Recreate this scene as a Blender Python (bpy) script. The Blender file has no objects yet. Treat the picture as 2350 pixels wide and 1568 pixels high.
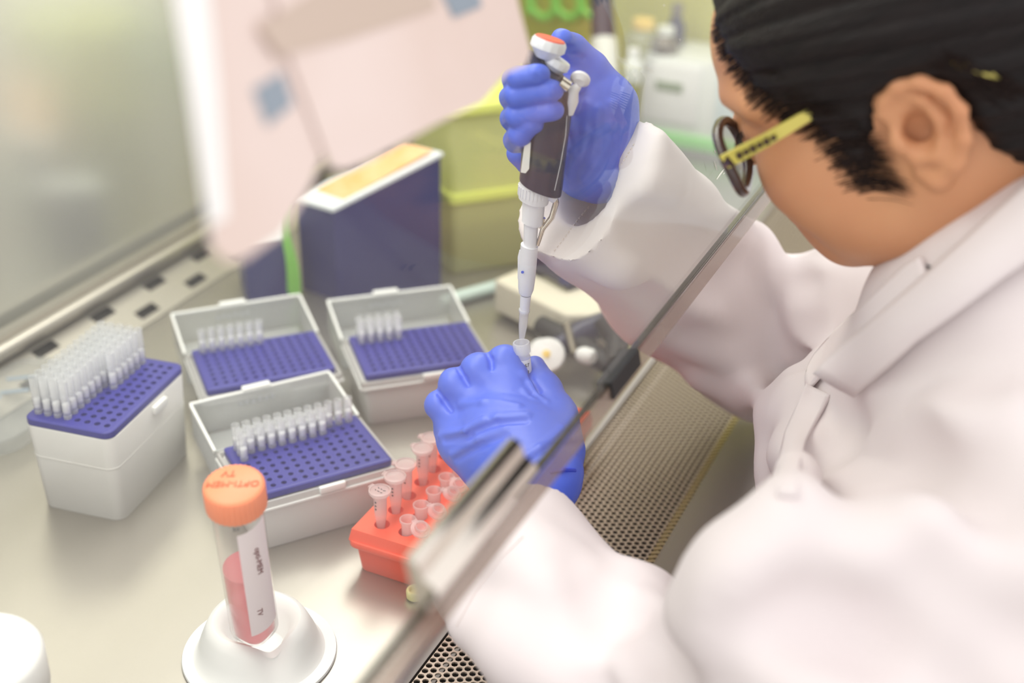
import bpy, math, random
import numpy as np
from mathutils import Vector, Matrix
random.seed(7)
rng = np.random.default_rng(7)
C = bpy.context.scene.collection
SC = bpy.context.scene
PI = math.pi

# ------------------------------------------------------------------ camera, light, exposure
CAM = np.array([0.0, 0.0, 0.6514])
CR = np.array([0.9072, 0.4202, 0.0212]); CU = np.array([-0.2171, 0.4243, 0.8791]); CF = np.array([-0.3604, 0.8021, -0.4761])
FPX = 2975.2
cam = bpy.data.cameras.new('camera'); camo = bpy.data.objects.new('camera', cam); C.objects.link(camo)
cam.sensor_width = 36.0; cam.lens = FPX * 36 / 2350
cam.clip_start = 0.02; cam.clip_end = 50
camo.matrix_world = Matrix(((CR[0], CU[0], -CF[0], CAM[0]), (CR[1], CU[1], -CF[1], CAM[1]), (CR[2], CU[2], -CF[2], CAM[2]), (0, 0, 0, 1)))
cam.dof.use_dof = True; cam.dof.focus_distance = 0.945; cam.dof.aperture_fstop = 2.8
SC.camera = camo
SC.view_settings.view_transform = 'Standard'; SC.view_settings.look = 'None'
SC.view_settings.gamma = 1.0; SC.view_settings.exposure = 0.30
SC.view_settings.use_curve_mapping = False
SC.cycles.use_denoising = True
SC.cycles.max_bounces = 10; SC.cycles.transparent_max_bounces = 24; SC.cycles.diffuse_bounces = 5; SC.cycles.glossy_bounces = 4; SC.cycles.transmission_bounces = 6
SC.cycles.caustics_reflective = False; SC.cycles.caustics_refractive = False

wd = bpy.data.worlds.new('lab_daylight'); SC.world = wd; wd.use_nodes = True
wn = wd.node_tree.nodes; wn['Background'].inputs[0].default_value = (1.0, 0.965, 0.955, 1); wn['Background'].inputs[1].default_value = 1.06

def area(name, loc, rot, sx, sy, power, col=(1, 1, 1)):
    l = bpy.data.lights.new(name, 'AREA'); l.shape = 'RECTANGLE'; l.size = sx; l.size_y = sy; l.energy = power; l.color = col
    o = bpy.data.objects.new(name, l); C.objects.link(o); o.location = loc; o.rotation_euler = rot
    return o
area('cabinet_light', (-0.62, 0.85, 0.80), (0, 0, 0), 0.40, 1.7, 9, (1, 0.98, 0.94))
area('room_ceiling_light', (0.7, 0.3, 2.1), (0, 0.25, 0), 1.2, 2.0, 3.5, (1, 0.965, 0.95))

# ------------------------------------------------------------------ helpers
def ray(a, b): return CF + CR * (a - 1175) / FPX - CU * (b - 784) / FPX
def D(a, b, d): return CAM + ray(a, b) * d              # point at depth d
def Z(a, b, z=0.0): r = ray(a, b); return CAM + r * ((z - CAM[2]) / r[2])
def X(a, b, x): r = ray(a, b); return CAM + r * ((x - CAM[0]) / r[0])
def Y(a, b, y): r = ray(a, b); return CAM + r * ((y - CAM[1]) / r[1])

def s2l(c):
    c = c / 255.0
    return c / 12.92 if c <= 0.04045 else ((c + 0.055) / 1.055) ** 2.4
def rgb(r, g, b): return (s2l(r), s2l(g), s2l(b), 1)

def mat(name, col, rough=0.5, metal=0.0, bump=None, sss=0.0, var=None, alpha=None, spec=0.5, coat=0.0, stretch=None, emit=None):
    m = bpy.data.materials.new(name); m.use_nodes = True
    nt = m.node_tree; N = nt.nodes; L = nt.links; p = N['Principled BSDF']
    p.inputs['Base Color'].default_value = col; p.inputs['Roughness'].default_value = rough; p.inputs['Metallic'].default_value = metal
    p.inputs['Specular IOR Level'].default_value = spec
    if coat: p.inputs['Coat Weight'].default_value = coat
    if sss:
        p.inputs['Subsurface Weight'].default_value = sss; p.inputs['Subsurface Radius'].default_value = (1, .35, .2); p.inputs['Subsurface Scale'].default_value = .008
    tc = N.new('ShaderNodeTexCoord'); mp = N.new('ShaderNodeMapping'); L.new(tc.outputs['Object'], mp.inputs[0])
    if stretch: mp.inputs['Scale'].default_value = stretch
    if bump:
        n = N.new('ShaderNodeTexNoise'); n.inputs['Scale'].default_value = bump[0]; n.inputs['Detail'].default_value = 4
        b = N.new('ShaderNodeBump'); b.inputs['Strength'].default_value = bump[1]; b.inputs['Distance'].default_value = bump[2]
        L.new(mp.outputs[0], n.inputs[0]); L.new(n.outputs[0], b.inputs['Height']); L.new(b.outputs[0], p.inputs['Normal'])
    if var:
        n2 = N.new('ShaderNodeTexNoise'); n2.inputs['Scale'].default_value = var[0]; n2.inputs['Detail'].default_value = 5
        r = N.new('ShaderNodeValToRGB'); r.color_ramp.elements[0].position = .3; r.color_ramp.elements[1].position = .7
        r.color_ramp.elements[0].color = var[1]; r.color_ramp.elements[1].color = col
        L.new(mp.outputs[0], n2.inputs[0]); L.new(n2.outputs[0], r.inputs[0]); L.new(r.outputs[0], p.inputs['Base Color'])
    if alpha is not None: p.inputs['Alpha'].default_value = alpha
    if emit: p.inputs['Emission Color'].default_value = emit[0]; p.inputs['Emission Strength'].default_value = emit[1]
    return m

def clear(name, tint, body, bodymix, rough=0.08, ior=1.4):
    """thin clear or frosted plastic / glass: see-through, a little milky body, fresnel gloss"""
    m = bpy.data.materials.new(name); m.use_nodes = True
    nt = m.node_tree; N = nt.nodes; L = nt.links; N.remove(N['Principled BSDF'])
    t = N.new('ShaderNodeBsdfTransparent'); t.inputs[0].default_value = tint
    d = N.new('ShaderNodeBsdfDiffuse'); d.inputs[0].default_value = body
    tr = N.new('ShaderNodeBsdfTranslucent'); tr.inputs[0].default_value = body
    dm = N.new('ShaderNodeMixShader'); dm.inputs[0].default_value = .45; L.new(d.outputs[0], dm.inputs[1]); L.new(tr.outputs[0], dm.inputs[2])
    a = N.new('ShaderNodeMixShader'); a.inputs[0].default_value = bodymix; L.new(t.outputs[0], a.inputs[1]); L.new(dm.outputs[0], a.inputs[2])
    g = N.new('ShaderNodeBsdfGlossy'); g.inputs['Roughness'].default_value = rough
    f = N.new('ShaderNodeFresnel')     # same fresnel on both faces of a thin wall (no refraction in it)
    geo = N.new('ShaderNodeNewGeometry'); m1 = N.new('ShaderNodeMath'); m1.operation = 'MULTIPLY_ADD'; m1.inputs[1].default_value = -2; m1.inputs[2].default_value = 1
    m2 = N.new('ShaderNodeMath'); m2.operation = 'POWER'; m2.inputs[0].default_value = ior
    L.new(geo.outputs['Backfacing'], m1.inputs[0]); L.new(m1.outputs[0], m2.inputs[1]); L.new(m2.outputs[0], f.inputs['IOR'])
    b = N.new('ShaderNodeMixShader'); L.new(f.outputs[0], b.inputs[0]); L.new(a.outputs[0], b.inputs[1]); L.new(g.outputs[0], b.inputs[2])
    L.new(b.outputs[0], N['Material Output'].inputs[0])
    return m

M = {}
M['steel'] = mat('brushed_steel', rgb(190, 184, 176), .33, .8, bump=(60, .06, .001), stretch=(1, .15, 1), var=(4.0, rgb(174, 169, 161)))
M['steel_wall'] = mat('steel_back_wall', rgb(212, 213, 204), .26, .60, bump=(9, .2, .003), var=(5.0, rgb(208, 206, 196)))
M['steel_grille'] = mat('perforated_steel', rgb(192, 178, 162), .5, .45)
M['steel_rest'] = mat('satin_steel', rgb(148, 141, 133), .5, .4, bump=(900, .35, .0005))
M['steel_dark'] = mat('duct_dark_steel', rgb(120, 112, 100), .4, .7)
M['cavity'] = mat('duct_shadow', rgb(34, 30, 26), .9)  # near-black colour stands in for shade under the grille and inside the duct
M['apron'] = mat('cabinet_front_enamel', rgb(176, 162, 148), .5, .2)
M['white'] = mat('white_plastic', rgb(240, 240, 238), .35)
M['offwhite'] = mat('frosted_white_plastic', rgb(228, 226, 222), .45, sss=.0)
M['blue_plate'] = mat('blue_rack_plastic', rgb(50, 48, 142), .4)
M['frost'] = clear('frosted_lid', (1, 1, 1, 1), rgb(238, 240, 240), .50, .2, 1.35)
M['frost_base'] = clear('frosted_base', (1, 1, 1, 1), rgb(236, 234, 232), .80, .25, 1.35)
M['clear'] = clear('clear_plastic', (.97, .98, .98, 1), rgb(244, 246, 248), .22, .08, 1.4)
M['tipclear'] = clear('clear_tip_plastic', (1, 1, 1, 1), rgb(252, 253, 255), .52, .1, 1.3)
M['filter'] = mat('white_filter', rgb(250, 250, 250), .8)
M['glass'] = clear('sash_glass', (.975, .985, .965, 1), rgb(232, 228, 224), .028, .015, 1.26)  # slight milky body puts the glare haze into the pane's colour
M['glass_edge'] = mat('glass_edge_green', rgb(64, 60, 46), .2, .2, coat=.4)
M['blue_glove'] = mat('nitrile_glove', rgb(80, 108, 226), .40, bump=(180, .10, .0006), sss=.0, spec=.5)
M['coat'] = mat('white_cotton', rgb(226, 218, 218), .85, bump=(1400, .10, .0004), spec=.2)
M['coat_in'] = mat('coat_lining', rgb(222, 212, 208), .9)
M['skin'] = mat('skin', rgb(208, 154, 114), .5, sss=.15, var=(16, rgb(200, 142, 104)), spec=.35)
M['hair'] = mat('dark_hair', rgb(27, 20, 20), .5, bump=(90, .6, .002), stretch=(6, .7, 6), var=(40, rgb(14, 10, 11)), spec=.25)
M['hair_fine'] = mat('fine_hair', rgb(44, 31, 27), .5, alpha=.7, spec=.2)
M['shirt'] = mat('dark_shirt', rgb(70, 76, 84), .9, var=(60, rgb(40, 44, 50)))
M['black'] = mat('black_plastic', rgb(18, 17, 20), .6)
M['navy'] = mat('dark_navy_plastic', rgb(26, 24, 62), .3, coat=.1)
M['grip'] = mat('pipette_white', rgb(232, 233, 240), .3, coat=.2)
M['red'] = mat('red_plastic', rgb(230, 90, 70), .4)
M['orange_cap'] = mat('orange_cap_plastic', rgb(255, 146, 100), .42)
M['orange_rack'] = mat('orange_rack_plastic', rgb(255, 92, 62), .4)
M['ring'] = mat('pale_yellow_plastic', rgb(232, 226, 160), .5)
M['pink'] = clear('pink_liquid', (1, .72, .74, 1), rgb(248, 150, 158), .6, .05, 1.2)
M['label'] = mat('white_label', rgb(246, 232, 236), .7)
M['ink'] = mat('marker_ink', rgb(120, 50, 50), .7)
M['inkblack'] = mat('printed_ink', rgb(70, 70, 78), .7)
M['inkcap'] = mat('cap_marker_ink', rgb(226, 96, 52), .7)
M['chrome'] = mat('chrome', rgb(225, 218, 208), .12, 1.0)
M['carton'] = mat('navy_carton', rgb(30, 32, 98), .5, var=(9, rgb(44, 46, 108)))
M['carton_top'] = mat('orange_carton_top', rgb(255, 206, 156), .6, var=(30, rgb(252, 176, 96)))
M['carton_white'] = mat('white_carton_edge', rgb(232, 236, 240), .6)
M['green'] = mat('bright_green_plastic', rgb(150, 226, 100), .45)
M['yellow_panel'] = mat('yellow_green_panel', rgb(206, 204, 96), .38, .15, var=(3.2, rgb(176, 170, 66)))
M['yellow_bin'] = clear('yellow_translucent', (.95, .96, .6, 1), rgb(248, 248, 186), .75, .15, 1.3)
M['cream'] = mat('cream_plastic', rgb(226, 218, 198), .6)
M['equip'] = mat('instrument_white', rgb(232, 235, 230), .45)
M['equip_blue'] = mat('instrument_pale_blue', rgb(206, 222, 224), .45)
M['lcd'] = mat('lcd_green', rgb(120, 138, 96), .3)
M['eq_green'] = mat('instrument_green', rgb(132, 214, 110), .5)
M['paper'] = mat('pinkish_paper', rgb(236, 220, 214), .8, var=(7, rgb(226, 206, 196)))
M['reflection_white'] = mat('painted_reflection', rgb(252, 252, 250), .8)  # white of a bright reflection, painted on as a band
M['paper_blue'] = mat('blue_print', rgb(150, 162, 174), .8)
M['paper_brown'] = mat('tan_print', rgb(206, 188, 174), .8)
M['lime'] = mat('temple_lime', rgb(206, 194, 92), .35, coat=.3)
M['frame'] = mat('dark_brown_acetate', rgb(60, 42, 38), .25, coat=.4)
M['lens'] = clear('spectacle_lens', (.99, .99, .99, 1), rgb(230, 230, 230), .05, .01, 1.9)
M['teal'] = mat('pale_teal_plastic', rgb(206, 224, 216), .4)
M['orange_knob'] = mat('amber_plastic', rgb(240, 206, 110), .5)
M['cap_white'] = mat('matt_white', rgb(240, 240, 239), .55)
M['tube_clear'] = clear('tube_plastic', (1, 1, 1, 1), rgb(246, 240, 242), .07, .06, 1.3)
M['tubelid'] = clear('microtube_plastic', (1, .98, .98, 1), rgb(252, 236, 236), .45, .1, 1.35)
M['grime'] = mat('scratch_white', rgb(235, 235, 228), .9)

class MB:
    def __init__(s): s.v = []; s.f = []
    def add(s, vs, fs):
        n = len(s.v); s.v += [tuple(float(c) for c in v) for v in vs]; s.f += [tuple(n + i for i in f) for f in fs]
        return s
    def box(s, c, d, R=None, taper=1.0, bev=0.0):
        x, y, z = d[0] / 2, d[1] / 2, d[2] / 2
        if bev > 0: return s.rbox(c, d, bev, R, taper)
        vs = [Vector((sx * x * (taper if sz < 0 else 1), sy * y * (taper if sz < 0 else 1), sz * z)) for sz in (-1, 1) for sx, sy in ((-1, -1), (1, -1), (1, 1), (-1, 1))]
        if R is not None: vs = [R @ v for v in vs]
        return s.add([v + Vector(c) for v in vs], [(3, 2, 1, 0), (4, 5, 6, 7), (0, 1, 5, 4), (1, 2, 6, 5), (2, 3, 7, 6), (3, 0, 4, 7)])
    def rbox(s, c, d, r, R=None, taper=1.0, er=None, n=5):
        """box with rounded vertical corners (r) and softened top/bottom edges (er)"""
        er = min(r, d[2] * .3) * .5 if er is None else er
        rings = [(-d[2] / 2, er, taper), (-d[2] / 2 + er * .3, er * .3, taper), (-d[2] / 2 + er, 0, taper), (d[2] / 2 - er, 0, 1), (d[2] / 2 - er * .3, er * .3, 1), (d[2] / 2, er, 1)]
        vs = []; m = 4 * (n + 1)
        for z, ins, tp in rings:
            hx = d[0] / 2 * tp - ins; hy = d[1] / 2 * tp - ins; rr = max(r - ins, 1e-4)
            for q in range(4):
                cx, cy = ((1, 1), (-1, 1), (-1, -1), (1, -1))[q]
                for i in range(n + 1):
                    a = q * PI / 2 + i / n * PI / 2
                    vs.append(Vector((cx * (hx - rr) + rr * math.cos(a), cy * (hy - rr) + rr * math.sin(a), z)))
        if R is not None: vs = [R @ v for v in vs]
        vs = [v + Vector(c) for v in vs]
        fs = [tuple(reversed(range(m))), tuple(range(5 * m, 6 * m))]
        for k in range(5):
            for i in range(m): j = (i + 1) % m; fs.append((k * m + i, k * m + j, (k + 1) * m + j, (k + 1) * m + i))
        return s.add(vs, fs)
    def lathe(s, prof, n=32, T=None, cap=True):
        vs = []; fs = []
        for r, z in prof:
            for i in range(n): a = 2 * PI * i / n; vs.append(Vector((r * math.cos(a), r * math.sin(a), z)))
        for k in range(len(prof) - 1):
            for i in range(n): j = (i + 1) % n; fs.append((k * n + i, k * n + j, (k + 1) * n + j, (k + 1) * n + i))
        if cap: fs.append(tuple(reversed(range(n)))); fs.append(tuple(range((len(prof) - 1) * n, len(prof) * n)))
        if T is not None: vs = [T @ v for v in vs]
        return s.add(vs, fs)
    def tube(s, pts, rad, n=10, closed=False):
        pts = [Vector(p) for p in pts]; m = len(pts)
        rad = [rad] * m if not hasattr(rad, '__len__') else rad
        up = Vector((0.13, 0.31, 0.94)).normalized(); vs = []; fs = []
        for i, p in enumerate(pts):
            a = pts[(i - 1) % m] if (closed or i > 0) else p; b = pts[(i + 1) % m] if (closed or i < m - 1) else p
            t = (b - a).normalized(); u = (up - t * up.dot(t))
            u = u.normalized() if u.length > 1e-5 else t.orthogonal().normalized()
            w = t.cross(u); up = u
            for k in range(n): q = 2 * PI * k / n; vs.append(p + (u * math.cos(q) + w * math.sin(q)) * rad[i])
        for i in range(m if closed else m - 1):
            i2 = (i + 1) % m
            for k in range(n): k2 = (k + 1) % n; fs.append((i * n + k, i * n + k2, i2 * n + k2, i2 * n + k))
        if not closed: fs.append(tuple(reversed(range(n)))); fs.append(tuple(range((m - 1) * n, m * n)))
        return s.add(vs, fs)
    def prism(s, poly, vec):
        n = len(poly); vec = Vector(vec); a = [Vector(p) for p in poly]
        return s.add(a + [p + vec for p in a], [tuple(reversed(range(n))), tuple(range(n, 2 * n))] + [(i, (i + 1) % n, n + (i + 1) % n, n + i) for i in range(n)])
    def build(s, name, m, parent=None, smooth=False, T=None):
        me = bpy.data.meshes.new(name); me.from_pydata(s.v, [], s.f); me.validate(); me.update()
        o = bpy.data.objects.new(name, me); C.objects.link(o); me.materials.append(m)
        if parent: o.parent = parent
        if T is not None: o.matrix_world = T
        if smooth:
            me.polygons.foreach_set('use_smooth', [True] * len(me.polygons))
            try: me.set_sharp_from_angle(angle=math.radians(40))
            except Exception: pass
        return o

def tag(o, label=None, cat=None, group=None, kind=None):
    if label: o['label'] = label
    if cat: o['category'] = cat
    if group: o['group'] = group
    if kind: o['kind'] = kind
    return o
def empty(name, T, label=None, cat=None, group=None, kind=None):
    o = bpy.data.objects.new(name, None); C.objects.link(o); o.empty_display_size = .01
    o.matrix_world = T if isinstance(T, Matrix) else Matrix.Translation(Vector(T))
    return tag(o, label, cat, group, kind)
def frame(o, x, z):
    """matrix with origin o, local z along z, local x near x"""
    z = Vector(z).normalized(); x = Vector(x); x = (x - z * x.dot(z)).normalized(); y = z.cross(x)
    return Matrix(((x.x, y.x, z.x, o[0]), (x.y, y.y, z.y, o[1]), (x.z, y.z, z.z, o[2]), (0, 0, 0, 1)))
def pose(x, y, z=0, rz=0): return Matrix.Translation((x, y, z)) @ Matrix.Rotation(rz, 4, 'Z')
def text(name, s, size, m, parent, T, shear=0.0, ext=0.00012):
    cu = bpy.data.curves.new(name, 'FONT'); cu.body = s; cu.size = size; cu.shear = shear; cu.extrude = ext; cu.align_x = 'CENTER'; cu.align_y = 'CENTER'
    cu.resolution_u = 3
    t = bpy.data.objects.new(name, cu); C.objects.link(t); bpy.context.view_layer.update()
    me = bpy.data.meshes.new_from_object(t); bpy.data.objects.remove(t)
    o = bpy.data.objects.new(name, me); C.objects.link(o); me.materials.clear(); me.materials.append(m); o.parent = parent; o.matrix_local = T
    return o

def perf(nx, ny, px, py, r, x0, y0, x1, y1, z, depth, seg=8, stag=False, skip=None):
    """perforated plate: rectangle x0..x1,y0..y1 at height z with an nx*ny grid of round holes centred in it"""
    mb = MB(); V = []; F = []
    W_, H_ = nx * px, ny * py; cx0 = (x0 + x1) / 2 - W_ / 2; cy0 = (y0 + y1) / 2 - H_ / 2
    ang = [2 * PI * (i + .5) / seg for i in range(seg)]
    for i in range(nx):
        for j in range(ny):
            cx = cx0 + (i + .5) * px; cy = cy0 + (j + .5) * py; ox = 0
            if stag and i % 2: cy += py * .5
            n = len(V)
            sq = []
            for a in ang:
                c, s_ = math.cos(a), math.sin(a); k = 1 / max(abs(c), abs(s_)); sq.append((c * k, s_ * k))
            # snap to corners for clean tiling
            for k in range(seg):
                V.append((cx + sq[k][0] * px / 2, cy + sq[k][1] * py / 2, z))
            for k in range(seg): V.append((cx + r * math.cos(ang[k]), cy + r * math.sin(ang[k]), z))
            for k in range(seg): V.append((cx + r * math.cos(ang[k]), cy + r * math.sin(ang[k]), z - depth))
            base = len(V); V += [(cx + px / 2, cy + py / 2, z), (cx - px / 2, cy + py / 2, z), (cx - px / 2, cy - py / 2, z), (cx + px / 2, cy - py / 2, z)]
            for k in range(seg):
                k2 = (k + 1) % seg
                F.append((n + k, n + k2, n + seg + k2, n + seg + k)); F.append((n + seg + k, n + seg + k2, n + 2 * seg + k2, n + 2 * seg + k))
                a0, a1 = ang[k], ang[k2] + (2 * PI if k2 == 0 else 0)
                for q in range(4):
                    ca = PI / 4 + q * PI / 2
                    if a0 < ca - 1e-6 and a1 > ca + 1e-6: F.append((n + k, base + q, n + k2))
    mb.add(V, F)
    return mb, (cx0, cy0, cx0 + W_, cy0 + H_)
def border(mb, inner, outer, z):
    a = inner; b = outer
    V = [(b[0], b[1], z), (b[2], b[1], z), (b[2], b[3], z), (b[0], b[3], z), (a[0], a[1], z), (a[2], a[1], z), (a[2], a[3], z), (a[0], a[3], z)]
    return mb.add(V, [(0, 1, 5, 4), (1, 2, 6, 5), (2, 3, 7, 6), (3, 0, 4, 7)])

# ------------------------------------------------------------------ signed-distance sculpting
class SDF:
    def __init__(s, lo, hi, h):
        s.lo = np.array(lo, np.float32); s.h = h
        s.n = np.ceil((np.array(hi) - s.lo) / h).astype(int) + 1
        s.d = np.full(s.n, 1.0, np.float32)
    def _sl(s, lo, hi):
        a = np.clip(np.floor((np.array(lo) - s.lo) / s.h).astype(int), 0, s.n - 1); b = np.clip(np.ceil((np.array(hi) - s.lo) / s.h).astype(int) + 1, 1, s.n)
        ax = [s.lo[i] + s.h * np.arange(a[i], b[i], dtype=np.float32) for i in range(3)]
        return tuple(slice(a[i], b[i]) for i in range(3)), ax[0][:, None, None], ax[1][None, :, None], ax[2][None, None, :]
    def _mix(s, sl, v, k, op):
        d = s.d[sl]
        if d.size == 0: return
        k = max(k, 1e-5)
        if op == '+': h = np.clip(.5 + .5 * (d - v) / k, 0, 1); s.d[sl] = d * (1 - h) + v * h - k * h * (1 - h)
        elif op == '-': v = -v; h = np.clip(.5 - .5 * (d - v) / k, 0, 1); s.d[sl] = d * (1 - h) + v * h + k * h * (1 - h)
    def cone(s, a, b, ra, rb, k=.005, op='+'):
        a = np.array(a, float); b = np.array(b, float); m = max(ra, rb) + k * 1.5 + 3 * s.h + (.02 if op == '+' else 0)
        sl, x, y, z = s._sl(np.minimum(a, b) - m, np.maximum(a, b) + m)
        ba = b - a; L = float(ba @ ba) + 1e-12
        px, py, pz = x - a[0], y - a[1], z - a[2]
        t = np.clip((px * ba[0] + py * ba[1] + pz * ba[2]) / L, 0, 1)
        v = np.sqrt((px - t * ba[0]) ** 2 + (py - t * ba[1]) ** 2 + (pz - t * ba[2]) ** 2) - (ra + (rb - ra) * t)
        s._mix(sl, v.astype(np.float32), k, op)
    def chain(s, pts, rad, k=.005, op='+'):
        rad = [rad] * len(pts) if not hasattr(rad, '__len__') else rad
        for i in range(len(pts) - 1): s.cone(pts[i], pts[i + 1], rad[i], rad[i + 1], k, op)
    def ell(s, c, r, k=.005, op='+', R=None):
        c = np.array(c, float); r = np.array(r, float); m = max(r) + k * 1.5 + 3 * s.h + (.02 if op == '+' else 0)
        sl, x, y, z = s._sl(c - m, c + m)
        px, py, pz = x - c[0], y - c[1], z - c[2]
        if R is not None:
            R = np.array(R, float)
            px, py, pz = (R[0, 0] * px + R[1, 0] * py + R[2, 0] * pz), (R[0, 1] * px + R[1, 1] * py + R[2, 1] * pz), (R[0, 2] * px + R[1, 2] * py + R[2, 2] * pz)
        l = np.sqrt((px / r[0]) ** 2 + (py / r[1]) ** 2 + (pz / r[2]) ** 2); g = np.sqrt((px / r[0] ** 2) ** 2 + (py / r[1] ** 2) ** 2 + (pz / r[2] ** 2) ** 2) + 1e-6
        s._mix(sl, (l * (l - 1) / g).astype(np.float32), k, op)
    def sample(s, P):
        q = (np.asarray(P) - s.lo) / s.h; i = np.clip(np.floor(q).astype(int), 0, s.n - 2); f = np.clip(q - i, 0, 1); o = 0
        for dx in (0, 1):
            for dy in (0, 1):
                for dz in (0, 1):
                    w = (f[..., 0] if dx else 1 - f[..., 0]) * (f[..., 1] if dy else 1 - f[..., 1]) * (f[..., 2] if dz else 1 - f[..., 2])
                    o = o + w * s.d[i[..., 0] + dx, i[..., 1] + dy, i[..., 2] + dz]
        return o
    def hit(s, a, b, d0=.4, d1=1.5):
        """first surface point seen along a photo ray, with its depth"""
        t = np.arange(d0, d1, s.h * .5); P = CAM + ray(a, b) * t[:, None]
        inb = np.all((P > s.lo) & (P < s.lo + s.h * (s.n - 1)), axis=1); v = np.where(inb, s.sample(P), 1.0)
        w = np.where(v < 0)[0]
        return None if len(w) == 0 else t[w[0]]
    def fold(s, pix, r=.012, out=.5, k=.02, op='+'):
        """ridge (or groove) following photo points over the surface already built"""
        pts = []
        for q in pix:
            t = s.hit(q[0], q[1])
            if t is None: continue
            rr = r if len(q) < 3 else q[2]
            sh = rr * (1 - out) if op == '+' else -rr * (1 - out)
            pts.append((D(q[0], q[1], t + sh), rr))
        for (a, ra), (b, rb) in zip(pts, pts[1:]): s.cone(a, b, ra, rb, k, op)
    def mesh(s, name, m, parent=None, T=None, smooth=1, disp=None):
        d = s.d; S = d < 0
        n0, n1, n2 = d.shape
        cnt = np.zeros((n0 - 1, n1 - 1, n2 - 1), np.int8)
        for i in (0, 1):
            for j in (0, 1):
                for k in (0, 1): cnt += S[i:n0 - 1 + i, j:n1 - 1 + j, k:n2 - 1 + k]
        act = np.argwhere((cnt > 0) & (cnt < 8)); idx = np.full(cnt.shape, -1, np.int64); idx[tuple(act.T)] = np.arange(len(act))
        P = np.zeros((len(act), 3)); W = np.zeros(len(act))
        cor = [(i, j, k) for i in (0, 1) for j in (0, 1) for k in (0, 1)]
        val = {c: d[act[:, 0] + c[0], act[:, 1] + c[1], act[:, 2] + c[2]].astype(float) for c in cor}
        for c in cor:
            for ax in range(3):
                if c[ax] == 0:
                    e = list(c); e[ax] = 1; e = tuple(e); va, vb = val[c], val[e]; mk = (va < 0) != (vb < 0)
                    t = np.where(mk, va / np.where(mk, va - vb, 1), 0); pos = np.tile(np.array(c, float), (len(act), 1)); pos[:, ax] = t
                    P[mk] += pos[mk]; W[mk] += 1
        V = s.lo + (act + P / np.maximum(W, 1)[:, None]) * s.h
        F = []
        for ax in range(3):
            sl0 = [slice(None)] * 3; sl1 = [slice(None)] * 3; sl0[ax] = slice(0, -1); sl1[ax] = slice(1, None)
            ch = S[tuple(sl0)] != S[tuple(sl1)]; E = np.argwhere(ch); b, c = [(1, 2), (2, 0), (0, 1)][ax]
            ok = (E[:, b] > 0) & (E[:, c] > 0) & (E[:, b] < d.shape[b] - 1) & (E[:, c] < d.shape[c] - 1); E = E[ok]
            q = []
            for ob, oc in ((-1, -1), (0, -1), (0, 0), (-1, 0)):
                G = E.copy(); G[:, b] += ob; G[:, c] += oc; q.append(idx[tuple(G.T)])
            q = np.stack(q, 1); ins = S[tuple(E.T)]
            q[~ins] = q[~ins][:, ::-1]
            F.append(q[(q >= 0).all(1)])
        F = np.concatenate(F)
        A = np.concatenate([F[:, [0, 1]], F[:, [1, 2]], F[:, [2, 3]], F[:, [3, 0]]]); A = np.concatenate([A, A[:, ::-1]])
        deg = np.bincount(A[:, 0], minlength=len(V)).astype(float)
        for _ in range(smooth):
            for fac in (.55, -.40):
                avg = np.stack([np.bincount(A[:, 0], weights=V[A[:, 1], i], minlength=len(V)) for i in range(3)], 1) / np.maximum(deg, 1)[:, None]
                V = V + fac * (avg - V)
        if disp is not None:
            e = V[F[:, 2]] - V[F[:, 0]]; g = V[F[:, 3]] - V[F[:, 1]]; fn = np.cross(e, g); nn = np.zeros_like(V)
            for q in range(4):
                for i in range(3): nn[:, i] += np.bincount(F[:, q], weights=fn[:, i], minlength=len(V))
            nn /= np.linalg.norm(nn, axis=1)[:, None] + 1e-12
            V = V + nn * disp(V)[:, None]
        me = bpy.data.meshes.new(name); me.vertices.add(len(V)); me.vertices.foreach_set('co', V.astype(np.float32).ravel())
        me.loops.add(len(F) * 4); me.loops.foreach_set('vertex_index', F.ravel().astype(np.int32))
        me.polygons.add(len(F)); me.polygons.foreach_set('loop_start', np.arange(len(F), dtype=np.int32) * 4)
        try: me.polygons.foreach_set('loop_total', np.full(len(F), 4, np.int32))
        except Exception: pass
        me.polygons.foreach_set('use_smooth', np.ones(len(F), bool)); me.update(calc_edges=True); me.validate()
        me.materials.append(m); o = bpy.data.objects.new(name, me); C.objects.link(o)
        if parent: o.parent = parent
        if T is not None: o.matrix_world = T
        return o

# ------------------------------------------------------------------ the cabinet
XW, XG0, XG1, XL = -0.91, -0.345, -0.238, -0.182
YA, YB = -0.12, 1.86
cab = empty('biosafety_cabinet', (-.55, .87, 0), 'steel cabinet frame with perforated front grille, satin arm rest and slotted rear duct', 'lab cabinet')
P_ = cab
def cabpart(mb, name, m, smooth=False, par=None):
    o = mb.build(name, m, None, smooth); pr = par or cab; o.parent = pr; bpy.context.view_layer.update(); o.matrix_parent_inverse = pr.matrix_world.inverted(); return o
mb = MB(); mb.prism([(-.855, YA, 0), (XG0 - .012, YA, 0), (XG0 - .006, YA, -.0012), (XG0 - .002, YA, -.004), (XG0 - .002, YA, -.03), (-.855, YA, -.03)], (0, YB - YA, 0))
tray_t = tag(mb.build('work_surface', M['steel'], None, True), 'wide brushed steel work surface carrying the tip boxes, tube and racks', 'work surface')
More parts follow.
